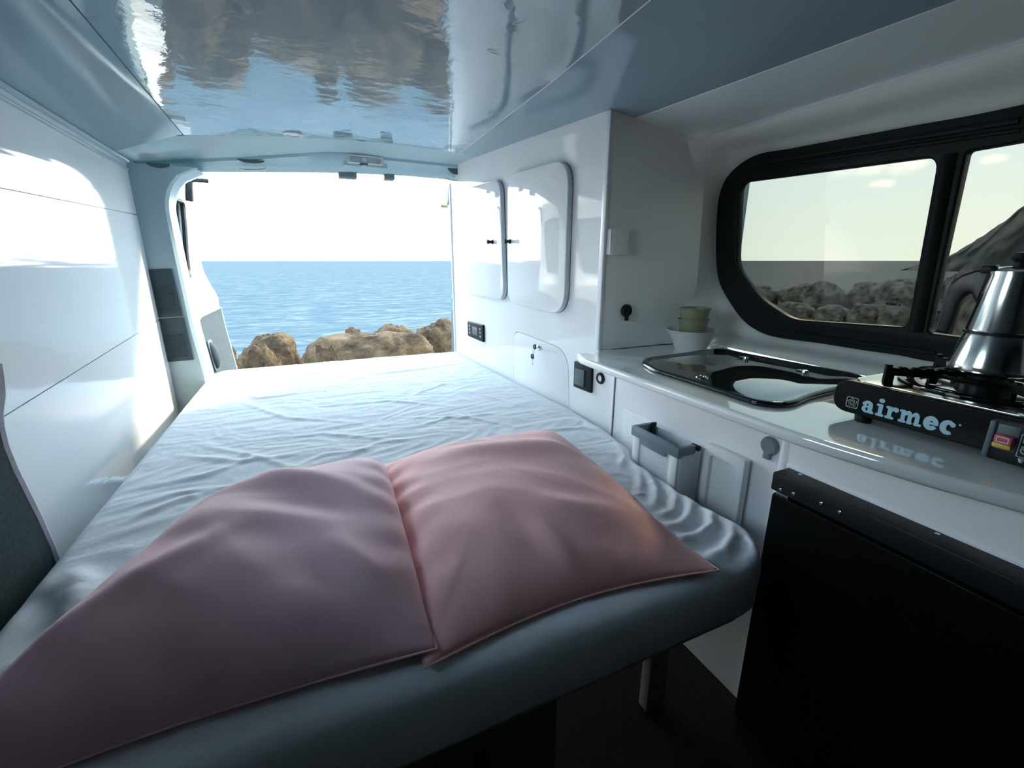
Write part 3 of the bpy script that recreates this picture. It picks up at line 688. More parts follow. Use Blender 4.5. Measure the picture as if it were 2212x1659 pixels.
# ================================================================== STORAGE CUPBOARD WALL
cup_th = thing('storage_cupboard', 'tall white laminate cupboard wall along the right of the bed', 'cupboard', (.78, 1.8, 0))
aN = (1.154 - PA.y) / PD.y                                    # near vertical edge
aK = (1.067 - PA.y) / PD.y
tops_ = [(a, max(zc((PA + PD * a).x, (PA + PD * a).y) + .001, 1.49 if a < .36 else 0)) for a in np.linspace(0, aN, 14)]
d1 = [pan(p) for p in ((1006, 411), (1089, 388), (1097, 648), (1012, 631))]
d2 = [pan(p) for p in ((1107, 380), (1240, 344), (1228, 680), (1106, 652))]
d1 = round_poly(d1, [.055, .06, .06, .06], 8); d2 = round_poly(d2, [.07, .085, .085, .07], 8)
hatch = round_poly([pan((1110, 862)), pan((1108, 712)), pan((1228, 757)), pan((1230, 905))], [.004, .06, .085, .004], 8)
outl = [(0, .30)] + tops_ + [(aN, .726), (aN, .70), (aK, .70), (aK, .0), (aN, 0), (.3, 0), (.3, .30)]
def shrink(poly, d):
    cx = sum(p[0] for p in poly) / len(poly); cy = sum(p[1] for p in poly) / len(poly); out = []
    for x, y in poly:
        v = Vector((cx - x, cy - y)); out.append((x + d * (1 if v.x > 0 else -1) * min(1, abs(v.x) / .03), y + d * (1 if v.y > 0 else -1) * min(1, abs(v.y) / .03)))
    return out
obj('front_panel', plate_mesh([outl, hatch], -.016, 0, f_panel, 0), M['laminate'], cup_th)
hp_ = obj('hatch_door', plate_mesh([shrink(hatch, .0022)], -.016, .0006, f_panel, .0008), M['laminate'], cup_th)
obj('hatch_gap', plate_mesh([bigger(hatch, 1.02)], -.020, -.017, f_panel), M['groove'], cup_th)
for d, nm in ((d1, 'cupboard_door'), (d2, 'cupboard_door')):
    dd = obj(nm, plate_mesh([d], .003, .021, f_panel, .0015), M['laminate'], cup_th)
    ring = [f_panel(a, b, .011) for a, b in bigger(d, 1.002)]
    bmx = plate_mesh([bigger(d, 1.006), bigger(d, .995)], .0035, .0195, f_panel, .0035); obj('edge_band', bmx, M['edge_grey'], dd)
    obj('shadow_gap', plate_mesh([bigger(d, 1.010)], .0002, .0024, f_panel), M['groove'], dd)
def knob_at(px, par_door):
    a, b = pan(px)
    bmk = bm_lathe([(.001, 0), (.009, 0), (.009, .003), (.006, .006), (.006, .016), (.0085, .020), (.0085, .026), (.006, .028), (.001, .028)], 20, f_panel(a, b, .021), PN)
    obj('door_knob', bmk, M['black'], cup_th)
knob_at((1074, 523), 0); knob_at((1112, 522), 1)
# pale vertical edge and the end panel facing the kitchen
ep = [ony(p, 1.154) for p in ((1487, 266), (1511, 300), (1514, 420), (1503, 560), (1499, 622), (1478, 690), (1446, 749))]
endp = [(.818, .726)] + [(.818, zc(.818, 1.154) + .002)] + [(x, zc(x, 1.154) + .002) for x in np.linspace(.84, ep[0].x, 6)] + [(v.x + .012, v.z) for v in ep] + [(1.24, .73), (1.24, .726)]
obj('end_panel', plate_mesh([endp], 1.154, 1.170, lambda a, b, c: Vector((a, c, b)), 0), M['return'], cup_th)
obj('edge_strip', bm_box((.8125, 1.150, .726), (.8225, 1.172, zc(.818, 1.154)), .003), M['edge'], cup_th)
obj('rear_edge_strip', bm_box((.728, 2.43, .40), (.740, 2.446, zc(.74, 2.25) - .07), .003), M['edge'], cup_th)
# lock in the hatch and its keys
a, b = pan((1165, 751)); lk = f_panel(a, b, .0006)
obj('lock', bm_lathe([(.001, 0), (.011, 0), (.011, .004), (.008, .008), (.001, .008)], 20, lk, PN), M['chrome'], hp_)
ks = thing('key_ring', 'two small black headed keys hanging in the hatch lock', 'keys', lk)
tip = lk + PN * .008
def key(px_head, hang):
    h = onpl(px_head, PA + PN * .035, PN)
    bm = None
    o = round_poly([(-.011, -.009), (-.008, .010), (.008, .010), (.011, -.009)], .008)
    hole = [(.0045 * math.cos(t), .003 + .0045 * math.sin(t)) for t in np.linspace(0, 2 * math.pi, 14)[:-1]]
    if hang:
        fk = lambda a, b, c: h + PD * a + Vector((0, 0, b)) + PN * c
    else:
        fk = lambda a, b, c: h + (-PN * (-b * .7) + PD * (-b * .7)) * 1.0 + Vector((0, 0, a)) + PD * c if False else h + PD * (-b) * .9 + Vector((0, 0, a)) + PN * c
    k = obj('key', plate_mesh([o, hole], -.002, .002, fk, .0008), M['black'], ks)
    if hang: obj('key_blade', bm_box((-.0028, -.034, -.0008), (.0028, -.008, .0008), .0004, f=fk), M['steel'], k)
    else: obj('key_blade', bm_tube([h + PD * .008, tip], .0025, 8), M['steel'], k)
    return h
h1 = key((1155, 749), False); h2 = key((1150, 770), True)
obj('ring', bm_tube([(h1 + h2) / 2 + Vector((0, 0, .002)) + PD * (.009 * math.cos(t)) * .6 + Vector((0, 0, .014 * math.sin(t))) for t in np.linspace(0, 2 * math.pi, 25)[:-1]], .0009, 6, closed=True), M['steel'], ks)
# control panel near the rear
c4 = [pan(p) for p in ((1014, 693), (1047, 702), (1048, 739), (1015, 725))]
cpn = thing('control_panel', 'black heater control panel low on the cupboard wall near the rear doors', 'control panel', f_panel(*c4[3], 0))
obj('housing', plate_mesh([round_poly(c4, .006)], .0, .012, f_panel, .003), M['black'], cpn)
def lerp4(q, u, v): a = Vector(q[0]).lerp(Vector(q[1]), u); b = Vector(q[3]).lerp(Vector(q[2]), u); return a.lerp(b, v)
obj('display', plate_mesh([[tuple(lerp4(c4, u, v)) for u, v in ((.34, .25), (.66, .25), (.66, .75), (.34, .75))]], .0115, .0128, f_panel, .0004), M['dark_grey'], cpn)
for u in (.16, .84):
    for v in (.28, .5, .72):
        p = lerp4(c4, u, v); obj('button', bm_box((p.x - .004, p.y - .005, .0115), (p.x + .004, p.y + .005, .0132), .0006, f=f_panel), M['white_plastic'] if v != .5 else M['light_grey'], cpn)
# rocker switch
c4 = [pan(p) for p in ((1245, 779), (1283, 792), (1281, 849), (1243, 834))]
sw = thing('light_switch', 'square black rocker switch on the cupboard below the worktop corner', 'switch', f_panel(*c4[3], 0))
obj('switch_frame', plate_mesh([round_poly(c4, .005)], 0, .010, f_panel, .003), M['black'], sw)
ri = [tuple(lerp4(c4, u, v)) for u, v in ((.12, .25), (.66, .22), (.66, .86), (.10, .86))]
obj('rocker', plate_mesh([round_poly(ri, .003)], .0095, .015, f_panel, .002), M['dark_grey'], sw)
a, b = pan((1298, 817))
so = thing('usb_socket', 'small round black socket beside the rocker switch', 'socket', f_panel(a, b, 0))
obj('bezel', bm_lathe([(.013, 0), (.019, 0), (.019, .004), (.016, .007), (.011, .007), (.010, .003)], 28, f_panel(a, b, 0), PN, cap=False), M['black'], so)
obj('socket_core', bm_lathe([(.001, .001), (.011, .001), (.011, .004), (.001, .004)], 24, f_panel(a, b, 0), PN), M['edge'], so)
# small white box and capped socket on the end panel
w0, w1 = ony((1320, 493), 1.135), ony((1350, 551), 1.135)
wb = thing('wall_box', 'small white rectangular box on the end panel above the worktop', 'box', (w0.x, 1.154, w1.z))
obj('box_body', bm_box((w0.x + .002, 1.128, w1.z), (w1.x + .004, 1.154, w0.z), .004), M['white_plastic'], wb)
obj('box_side', bm_box((w0.x - .002, 1.130, w1.z + .002), (w0.x + .006, 1.153, w0.z - .002), .002), M['light_grey'], wb)
p = ony((1352, 671), 1.152)
sk = thing('power_socket', 'round black capped socket on the end panel beside the bowl', 'socket', p)
obj('cap', bm_lathe([(.001, 0), (.020, 0), (.020, .006), (.017, .010), (.001, .010)], 28, p, (0, -1, 0)), M['black'], sk)
obj('cap_tab', bm_box((p.x - .005, 1.142, p.z - .031), (p.x + .006, 1.152, p.z - .016), .002), M['black'], sk)

# ================================================================== KITCHEN UNIT
ku = thing('kitchen_unit', 'white laminate kitchen base unit under the worktop', 'cabinet', (.82, .8, 0))
KX = .82
fk = lambda a, b, c: Vector((KX - c, a, b))
obj('front_panel', plate_mesh([[(.512, .0), (.512, .70), (1.064, .70), (1.064, 0)]], -.016, 0, fk, 0), M['laminate'], ku)
obj('corner_post', bm_box((.806, .497, 0), (.85, .523, .702), .011, 4), M['edge'], ku)
obj('divider_strip', bm_box((.8165, 1.0635, .0), (.8215, 1.074, .702), .001), M['edge'], ku)
obj('divider_groove', bm_box((.8185, 1.060, .0), (.83, 1.0635, .702)), M['groove'], ku)
obj('side_panel', bm_box((.83, .500, 0), (1.30, .516, .702)), M['laminate'], ku)
# access door with a lid panel
pl = [onx(p, KX) for p in ((1350, 880), (1615, 1003), (1588, 1122))]
dz = .33
obj('access_door', plate_mesh([round_poly([(pl[0].y, pl[0].z), (pl[1].y, pl[1].z), (pl[1].y + .004, dz), (pl[0].y - .002, dz)], .012)], 0, .006, fk, .002), M['laminate'], ku)
l0, l1 = onx((1527, 957), .80), onx((1612, 1001), .80)
lidp = thing('lid_panel', 'white shallow framed panel beside the bin on the kitchen unit', 'panel', (.815, .65, .4))
yl, yr_, zt_ = l0.y, l1.y, l0.z
obj('panel_frame', plate_mesh([rrect(yr_, .34, yl, zt_, .006), rrect(yr_ + .018, .36, yl - .016, zt_ - .022, .008)], .006, .024, fk, .002), M['laminate'], lidp)
obj('panel_face', plate_mesh([rrect(yr_ + .015, .355, yl - .013, zt_ - .018, .008)], .006, .014, fk, .002), M['return'], lidp)
# grey round flap near the fridge
p = onx((1665, 962), KX)
sk2 = thing('round_socket', 'grey round flap socket on the kitchen unit near the fridge', 'socket', p)
obj('flap', bm_lathe([(.001, 0), (.019, 0), (.019, .005), (.016, .009), (.001, .009)], 30, p, (-1, 0, 0)), M['grey'], sk2)
obj('flap_tab', bm_box((.810, p.y - .006, p.z - .029), (.819, p.y + .008, p.z - .015), .002), M['grey'], sk2)

# worktop
fr = [(.757, 1.150), (.727, 1.140), (.712, 1.10), (.709, 1.05), (.708, .92), (.708, .72), (.708, .54), (.709, .44), (.715, .378), (.733, .27), (.757, .186), (.79, .06), (.82, -.1), (.85, -.6)]
wt_o = fr + [(1.238, -.6), (1.238, 1.153), (.80, 1.153)]
wtop = thing('worktop', 'white glossy worktop with rounded front edge over the kitchen unit', 'worktop', (.9, .8, .70))
obj('top', plate_mesh([wt_o], .7025, .7255, lambda a, b, c: Vector((a, b, c)), .008, 4), M['worktop'], wtop, angle=50)
WZ = .7255
obj('apron', bm_box((.800, -.6, .620), (.816, .4965, .7025), .002), M['laminate'], wtop)
obj('apron_lip', bm_box((.797, -.6, .616), (.803, .4965, .626), .002), M['edge'], wtop)
# sink with smoked lid
lid_px = ((1390, 786), (1393, 780), (1402, 776), (1543, 756.5), (1567, 757), (1619, 769), (1847, 811), (1870, 822), (1862, 830), (1803, 843), (1749, 857), (1718, 871), (1684, 876), (1630, 870), (1488, 823), (1412, 800))
lp = [onz(p, WZ + .006) for p in lid_px]; lpo = round_poly([(v.x, v.y) for v in lp], .03, 5)
sink = thing('sink', 'black sink under a glossy smoked glass lid, set into the worktop', 'sink', (1.0, .75, WZ))
obj('rim', plate_mesh([bigger(lpo, 1.02), bigger(lpo, .955)], WZ, WZ + .012, lambda a, b, c: Vector((a, b, c)), .005, 3), M['black_gloss'], sink, angle=60)
obj('glass_lid', plate_mesh([bigger(lpo, .957)], WZ + .003, WZ + .009, lambda a, b, c: Vector((a, b, c)), .001), M['black_lid'], sink)
for px in ((1612, 772), (1740, 801)):
    p = onz(px, WZ + .012); obj('hinge_screw', bm_lathe([(.001, 0), (.008, 0), (.007, .005), (.001, .006)], 16, (p.x, p.y, WZ + .009)), M['chrome'], sink)
    obj('hinge_leaf', bm_box((p.x - .004, p.y + .006, WZ + .009), (p.x + .006, p.y + .022, WZ + .0115), .001), M['dark_grey'], sink)
p = onz((1516, 815), WZ + .009); obj('finger_hole', bm_lathe([(.010, 0), (.014, 0), (.014, .0025), (.010, .0025), (.010, 0)], 24, (p.x, p.y, WZ + .009), cap=False), M['chrome'], sink)

# bowl and cups
bp = onz((1491, 752), WZ)
bowl = obj('bowl', bm_lathe([(.001, .0), (.048, .0), (.050, .004), (.062, .030), (.079, .062), (.081, .0625), (.079, .060), (.060, .030), (.046, .006), (.001, .005)], 48, (0, 0, 0)), M['white_plastic'])
bowl.location = (bp.x, bp.y, WZ); tag(bowl, 'white flared bowl on the worktop in front of the window corner', 'bowl')
def cup(z, lab, dx=0):
    o = obj('cup', bm_lathe([(.001, 0), (.030, 0), (.032, .003), (.0445, .085), (.047, .087), (.047, .090), (.043, .089), (.030, .006), (.001, .005)], 40), M['cup'])
    o.location = (bp.x + .002 + dx, bp.y, z); tag(o, lab, 'cup', 'sage cups nested in the white bowl'); return o
cup(WZ + .0055, 'sage green plastic cup standing in the white bowl, lower of the nested pair')
cup(WZ + .0405, 'sage green plastic cup nested on top of the other cup', .001)

# ================================================================== WASTE BIN
bx0 = .735
fb = lambda a, b, c: Vector((a, b, c))
bin_ = thing('waste_bin', 'white slim waste bin with grey rim hung on the kitchen unit door', 'bin', (.77, .78, .45))
by1, by0 = onx((1366, 940), bx0).y, onx((1466, 985), bx0).y
bzt = .585; bzb = .34
def shell(y0, y1, x0, x1, z0, z1, th, m, name):
    o = rrect(x0, y0, x1, y1, .012); i = rrect(x0 + th, y0 + th, x1 - th, y1 - th, .010)
    return obj(name, plate_mesh([o, i], z0, z1, fb, .001), m, bin_)
shell(by0, by1, bx0 + .004, .812, bzb, bzt - .012, .004, M['light_grey'], 'bin_body')
obj('bin_floor', plate_mesh([rrect(bx0 + .006, by0 + .003, .810, by1 - .003, .01)], bzb, bzb + .004, fb), M['light_grey'], bin_)
for y in (by0 + .004, by1 - .028): obj('bin_rib', bm_box((bx0, y, bzb), (bx0 + .008, y + .026, bzt - .012), .003), M['white_plastic'], bin_)
# U shaped grey rim, open at the back, with a drooping handle lip
bm = bm_box((bx0 - .004, by0 - .002, bzt - .026), (bx0 + .009, by1 + .002, bzt), .003)
bm = bm_box((bx0 - .002, by0 + .04, bzt - .040), (bx0 + .008, by1 - .03, bzt - .02), .004, bm=bm)
bm = bm_box((bx0, by0 - .003, bzt - .022), (bx0 + .050, by0 + .010, bzt), .003, bm=bm)
bm = bm_box((bx0, by1 - .010, bzt - .022), (.800, by1 + .003, bzt), .003, bm=bm)
obj('rim', bm, M['grey'], bin_)
obj('hinge_pin', bm_lathe([(.001, 0), (.007, 0), (.007, .02), (.001, .02)], 14, (.79, by0 - .006, bzt - .008), (0, 1, 0)), M['black'], bin_)
obj('hanger', bm_box((.784, by1 - .016, bzt - .05), (.800, by1 - .010, bzt + .004), .001), M['black'], bin_)

# ================================================================== FRIDGE
fx = .757
fr_ = thing('fridge', 'black compact fridge under the worktop', 'fridge', (fx, .25, 0))
FY1, FY0 = .490, -.02
obj('body', bm_box((fx + .045, FY0, .02), (1.25, FY1 - .004, .60), .004), M['fridge'], fr_)
obj('door', bm_box((fx, FY0, .03), (fx + .042, FY1, .578), .006), M['fridge'], fr_)
obj('top_bar', bm_box((fx - .002, FY0, .584), (fx + .075, FY1 + .002, .620), .003), M['black'], fr_)
obj('plinth', bm_box((fx + .02, FY0, 0), (fx + .05, FY1, .03)), M['black'], fr_)
for y, z, f2 in ((.462, .6205, 1), (.26, .6205, 1), (.40, .602, 0), (.37, .602, 0), (.472, .592, 0), (.448, .596, 0)):
    if f2: obj('screw', bm_lathe([(.001, 0), (.0032, 0), (.0032, .001), (.002, .0016), (.001, .0016)], 12, (fx + .03, y, z)), M['steel'], fr_)
    else: obj('screw', bm_lathe([(.001, 0), (.0032, 0), (.0032, .001), (.002, .0016), (.001, .0016)], 12, (fx - .002, y, z), (-1, 0, 0)), M['steel'], fr_)
obj('hinge', bm_box((fx + .004, FY1 - .03, .575), (fx + .03, FY1 - .006, .587), .002), M['steel'], fr_)

# ================================================================== GAS STOVE
SX, SY1, SY0, SB = .850, .468, .118, 1.135
SZ0, SZ1 = .740, .797
st = thing('gas_stove', 'black portable gas stove with white lettering on the worktop', 'stove', (SX, .3, WZ))
fst = lambda a, b, c: Vector((SX - c, a, b))
bm = bmesh.new()
prof_ = round_poly([(SY0, SZ0), (SY0, SZ1), (SY1, SZ1), (SY1, SZ0)], [.004, .004, .026, .026], 8)
obj('body', plate_mesh([prof_], -(SB - SX), 0, fst, .003, 3), M['enamel'], st)
obj('top_tray', plate_mesh([rrect(SX + .006, SY0 + .09, SB - .012, SY1 - .018, .03)], SZ1 - .001, SZ1 + .002, fb, .001), M['steel_tray'], st)
bc = Vector((.985, .325, 0))
obj('drip_ring', plate_mesh([[(bc.x + .105 * math.cos(t), bc.y + .105 * math.sin(t)) for t in np.linspace(0, 2 * math.pi, 49)[:-1]], [(bc.x + .075 * math.cos(t), bc.y + .075 * math.sin(t)) for t in np.linspace(0, 2 * math.pi, 49)[:-1]]], SZ1 + .002, SZ1 + .006, fb, .0015), M['black_gloss'], st)
obj('burner', bm_lathe([(.001, 0), (.030, 0), (.030, .012), (.024, .018), (.024, .022), (.012, .024), (.001, .024)], 32, (bc.x, bc.y, SZ1 + .002)), M['black'], st)
TZ = SZ1 + .030
bm = bm_tube([(bc.x + .060 * math.cos(t), bc.y + .060 * math.sin(t), TZ - .010) for t in np.linspace(0, 2 * math.pi, 41)[:-1]], .0035, 8, closed=True)
obj('support_ring', bm, M['enamel'], st)
for k in range(4):
    an = math.radians(45 + 90 * k + 3); dv = Vector((math.cos(an), math.sin(an), 0)); pv = Vector((-dv.y, dv.x, 0))
    fa = lambda a, b, c: bc + dv * a + pv * c + Vector((0, 0, b))
    o = [(.022, TZ - .010), (.022, TZ - .003)]
    for j in range(5): x = .03 + j * .018; o += [(x, TZ - .003), (x + .004, TZ), (x + .010, TZ), (x + .014, TZ - .003)]
    o += [(.125, TZ - .002), (.125, TZ + .003), (.134, TZ + .003), (.134, SZ1 + .001), (.120, SZ1 + .001), (.120, TZ - .016), (.072, TZ - .016), (.072, SZ1 + .004), (.060, SZ1 + .004), (.060, TZ - .012)]
    obj('pan_support', plate_mesh([o], -.004, .004, fa, .001), M['enamel'], st)
for y in (SY1 - .045, SY0 + .04):
    for x in (SX + .02, SB - .03): obj('foot', bm_lathe([(.012, 0), (.014, SZ0 - WZ + .002)], 16, (x, y, WZ)), M['black'], st)
# control box at the right end, red lever, gas label
obj('control_box', bm_box((SX - .012, SY0 - .005, SZ0 - .006), (SX + .03, .255, SZ1 - .004), .005), M['black'], st)
obj('box_edge', bm_box((SX - .0135, .250, SZ0 - .004), (SX + .0, .257, SZ1 - .008), .002), M['dark_grey'], st)
obj('lever_slot', bm_box((SX - .0130, .226, SZ0 + .012), (SX - .010, .248, SZ1 - .010), .001), M['dark_grey'], st)
lv = obj('lever', bm_box((SX - .024, .228, SZ0 + .022), (SX - .012, .246, SZ0 + .034), .002), M['red'], st)
obj('lever_mark', plate_mesh([rrect(.2308, SZ0 + .0242, .2434, SZ0 + .0320, .001), rrect(.2320, SZ0 + .0254, .2422, SZ0 + .0308, .0008)], .0240, .0244, fst), M['print'], lv)
obj('lever_tip', bm_box((SX - .023, .228, SZ0 + .016), (SX - .012, .247, SZ0 + .0222), .0015), M['yellow'], lv)
gl = [(.198, SZ0 + .006), (.198, SZ0 + .034), (.214, SZ0 + .034), (.214, SZ0 + .006)]
obj('gas_symbol', plate_mesh([rrect(.2115, SZ0 + .008, .2245, SZ0 + .040, .002), rrect(.2125, SZ0 + .009, .2235, SZ0 + .039, .0015)], .0122, .0128, fst), M['print_grey'], st)
obj('gas_lettering', text_bm('GAS', .012, lambda a, b, c: Vector((SX - .0124 - c, .2180 - b, SZ0 + .024 + a)), .0006, .0003), M['print_grey'], st)
obj('gas_nozzle', bm_lathe([(.0035, 0), (.0025, .004), (.0012, .006)], 10, (SX - .0125, .218, SZ0 + .007), (0, 0, -1)), M['print_grey'], st)

# lettering on the stove front: heavy rounded slab letters
def ell(cx, cy, rx, ry, n=28): return [(cx + rx * math.cos(2 * math.pi * k / n), cy + ry * math.sin(2 * math.pi * k / n)) for k in range(n)]
def slab(x0, y0, x1, y1, r=.06): return rrect(x0, y0, x1, y1, min(r, abs(x1 - x0) / 2.05, abs(y1 - y0) / 2.05), 4)
def arc_shape(cx, cy, rx, ry, a0, a1, t0, t1, n=20):
    o, i = [], []
    for k in range(n + 1):
        s = k / n; a = math.radians(a0 + (a1 - a0) * s); w = t0 + (t1 - t0) * math.sin(math.pi * s)
        o.append((cx + rx * math.cos(a), cy + ry * math.sin(a))); i.append((cx + (rx - w) * math.cos(a), cy + (ry - w) * math.sin(a)))
    return o + i[::-1]
G = {
 'a': (1.0, [[ell(.36, .30, .36, .30), ell(.40, .30, .10, .14)], [slab(.46, .02, .80, .84, .12)], [slab(.50, .0, .95, .20, .10)], [arc_shape(.42, .66, .37, .34, 10, 175, .22, .26)], [ell(.18, .72, .17, .15)]]),
 'i': (.66, [[slab(.18, .04, .48, .98, .08)], [slab(.02, .78, .40, .98, .09)], [slab(.02, .0, .64, .20, .09)], [ell(.33, 1.26, .21, .17)]]),
 'r': (.92, [[slab(.16, .04, .46, .98, .08)], [slab(.0, .78, .40, .98, .09)], [slab(.02, .0, .66, .20, .09)], [arc_shape(.66, .62, .32, .38, 60, 180, .20, .20)], [ell(.74, .80, .17, .18)]]),
 'm': (1.58, [[slab(.14, .04, .42, .98, .08)], [slab(.0, .78, .38, .98, .09)], [slab(.0, .0, .52, .20, .09)], [slab(.60, .0, .88, .80, .1)], [slab(.56, .0, .96, .20, .09)], [slab(1.08, .0, 1.36, .78, .1)], [slab(1.04, .0, 1.56, .20, .09)],
        [arc_shape(.62, .62, .26, .38, 0, 180, .20, .22)], [arc_shape(1.10, .62, .26, .38, 0, 180, .20, .22)]]),
 'e': (.98, [[ell(.46, .50, .46, .52), ell(.50, .68, .17, .16)], [slab(.45, .40, .90, .54, .05)]]),
 'c': (.95, [[ell(.46, .50, .46, .52)], ]),
}
G['e'] = (.98, [[arc_shape(.46, .50, .47, .53, 0, 330, .28, .38, 40)], [slab(.30, .40, .92, .58, .06)]])
G['c'] = (.95, [[arc_shape(.46, .50, .47, .53, 48, 312, .24, .40, 40)], [ell(.71, .76, .17, .16)]])
tx0, tx1 = onx((1862, 880), SX), onx((2068, 920), SX)
word = 'airmec'; totw = sum(G[c][0] for c in word) + .04 * 5
Hs = (tx0.y - tx1.y) / totw
zbase = SZ0 + .0088
cx_ = 0; bm = None
for ch in word:
    w_, shapes = G[ch]
    for k_, sh in enumerate(shapes):
        b2 = plate_mesh([[((x + cx_), y) for x, y in pl_] for pl_ in sh], .0002 + k_ * .00002, .0010 + k_ * .00006, lambda a, b, c: Vector((SX - c, tx0.y - a * Hs, zbase + b * Hs * 1.06)))
        bm = merge(bm, b2)
    cx_ += w_ + .04
obj('lettering', bm, M['print'], st, smooth=False)
ly = tx0.y + .0065; lz = zbase + Hs * .55
bm = plate_mesh([rrect(ly, lz - .0095, ly + .019, lz + .0095, .003), rrect(ly + .0011, lz - .0084, ly + .0179, lz + .0084, .0025)], .0002, .0010, fst)
for k in range(5):
    a0 = 72 * k
    o = [(ly + .0095 + (.0075 - .0058 * t) * math.cos(math.radians(a0 + 130 * t)), lz + (.0075 - .0058 * t) * math.sin(math.radians(a0 + 130 * t))) for t in np.linspace(0, 1, 10)]
    bm = bm_tube([fst(a, b, .0006) for a, b in o], .0007, 5, bm=bm)
obj('logo', bm, M['print_grey'], st, smooth=False)
obj('registered_dot', plate_mesh([ell(tx1.y - .003, zbase + Hs * .95, .0016, .0016, 12)], .0002, .001, fst), M['print_grey'], st)

# ================================================================== MOKA POT
mk = thing('coffee_pot', 'stainless steel stovetop coffee pot with black handle on the gas stove', 'coffee pot', (bc.x, bc.y, TZ))
mc = (bc.x + .0, bc.y - .004, TZ + .0005)
obj('boiler', bm_lathe([(.001, 0), (.046, 0), (.0505, .003), (.0515, .008), (.0505, .014), (.0415, .058), (.040, .062), (.001, .062)], 64, mc), M['steel'], mk)
obj('seam', bm_lathe([(.0395, .060), (.0420, .061), (.0420, .065), (.0395, .066)], 64, mc, cap=False), M['black'], mk)
obj('upper_body', bm_lathe([(.001, .0655), (.0400, .0655), (.0405, .068), (.0300, .150), (.0300, .154), (.0285, .154), (.001, .152)], 64, mc), M['steel'], mk)
obj('lid', bm_lathe([(.001, .153), (.031, .153), (.031, .157), (.022, .163), (.001, .165)], 48, mc), M['steel'], mk)
obj('knob', bm_lathe([(.001, .164), (.008, .164), (.007, .170), (.012, .176), (.010, .184), (.001, .185)], 24, mc), M['black'], mk)
hv = Vector((-.15, 1.0, 0)).normalized()
mcv = Vector(mc)
def hp3(r, z): return mcv + hv * r + Vector((0, 0, z))
fh = lambda a, b, c: mcv + hv * a + Vector((-hv.y, hv.x, 0)) * c + Vector((0, 0, b))
ho = round_poly([(.026, .160), (.040, .160), (.062, .150), (.073, .132), (.076, .056), (.056, .054), (.053, .112), (.044, .124), (.036, .108), (.031, .108)], [.002, .015, .02, .02, .004, .004, .012, .006, .002, .002], 6)
obj('handle', plate_mesh([ho], -.011, .011, fh, .004, 3), M['handle_black'], mk, angle=50)
obj('lid_hinge', bm_box((.022, .152, -.012), (.040, .166, .012), .003, f=fh), M['black'], mk)
obj('spout', bm_lathe([(.010, 0), (.012, .018), (.006, .022)], 14, mcv - hv * .030 + Vector((0, 0, .134)), -hv * .7 + Vector((0, 0, 1)), cap=False), M['steel'], mk)

# ================================================================== BED
BZ, BB = .50, .385
bed = thing('bed', 'wide platform bed with pale blue-white sheet filling the back of the van', 'bed', (.15, 1.4, 0))
yy = [.42, .455, .50, .60, .66, .72, .80, .862, .92, 1.05, 1.27, 1.7, 2.1, 2.30, 2.42]
xr = [.722, .722, .724, .716, .716, .724, .726, .738, .772, .790, .803, .770, .748, .739, .735]
def xl(y): return -.462
def xrr(y): return float(np.interp(y, yy, xr))
Y0, Y1 = .425, 2.425
def bound(y):
    l, r = xl(y), xrr(y)
    rn, rf = .085, .09
    if y < Y0 + rn: k = rn - (y - Y0); r -= rn - math.sqrt(max(rn * rn - k * k, 0))
    if y < Y0 + .05: k = .05 - (y - Y0); l += .05 - math.sqrt(max(.0025 - k * k, 0))
    if y > Y1 - rf: k = rf - (Y1 - y); l += rf - math.sqrt(max(rf * rf - k * k, 0))
    if y > Y1 - .02: k = .02 - (Y1 - y); r -= .02 - math.sqrt(max(.0004 - k * k, 0))
    return l, r
NU, NV = 250, 400
tv = np.linspace(0, 1, NV + 1); tv = tv - .045 * np.sin(2 * np.pi * tv) / (1); ys = Y0 + (Y1 - Y0) * tv
LR = np.array([bound(y) for y in ys]); us = np.linspace(0, 1, NU + 1)
GX = LR[:, :1] + (LR[:, 1:] - LR[:, :1]) * us[None, :]; GY = np.repeat(ys[:, None], NU + 1, 1)
H = np.zeros_like(GX)
def crease(px, amp, w, z=BZ, asym=0):
    global H
    P = [onz(p, z) for p in px]; best = np.full(GX.shape, 9.0); sgn = np.zeros(GX.shape); along = np.zeros(GX.shape)
    L = sum((b - a).length for a, b in zip(P, P[1:])); acc = 0
    for a, b in zip(P, P[1:]):
        d = np.array([b.x - a.x, b.y - a.y]); l = np.hypot(*d); 
        t = np.clip(((GX - a.x) * d[0] + (GY - a.y) * d[1]) / (l * l), 0, 1)
        dx = GX - (a.x + t * d[0]); dy = GY - (a.y + t * d[1]); dd = np.hypot(dx, dy); k = dd < best
        best[k] = dd[k]; sgn[k] = np.sign(dx * d[1] - dy * d[0])[k]; along[k] = (acc + t * l)[k] / L; acc += l
    env = np.sin(np.pi * np.clip(along * .9 + .05, 0, 1)) ** .6
    s = best * sgn / w
    H += amp * env * (np.exp(-s * s) - .2 * np.exp(-(s - 1.8) ** 2))
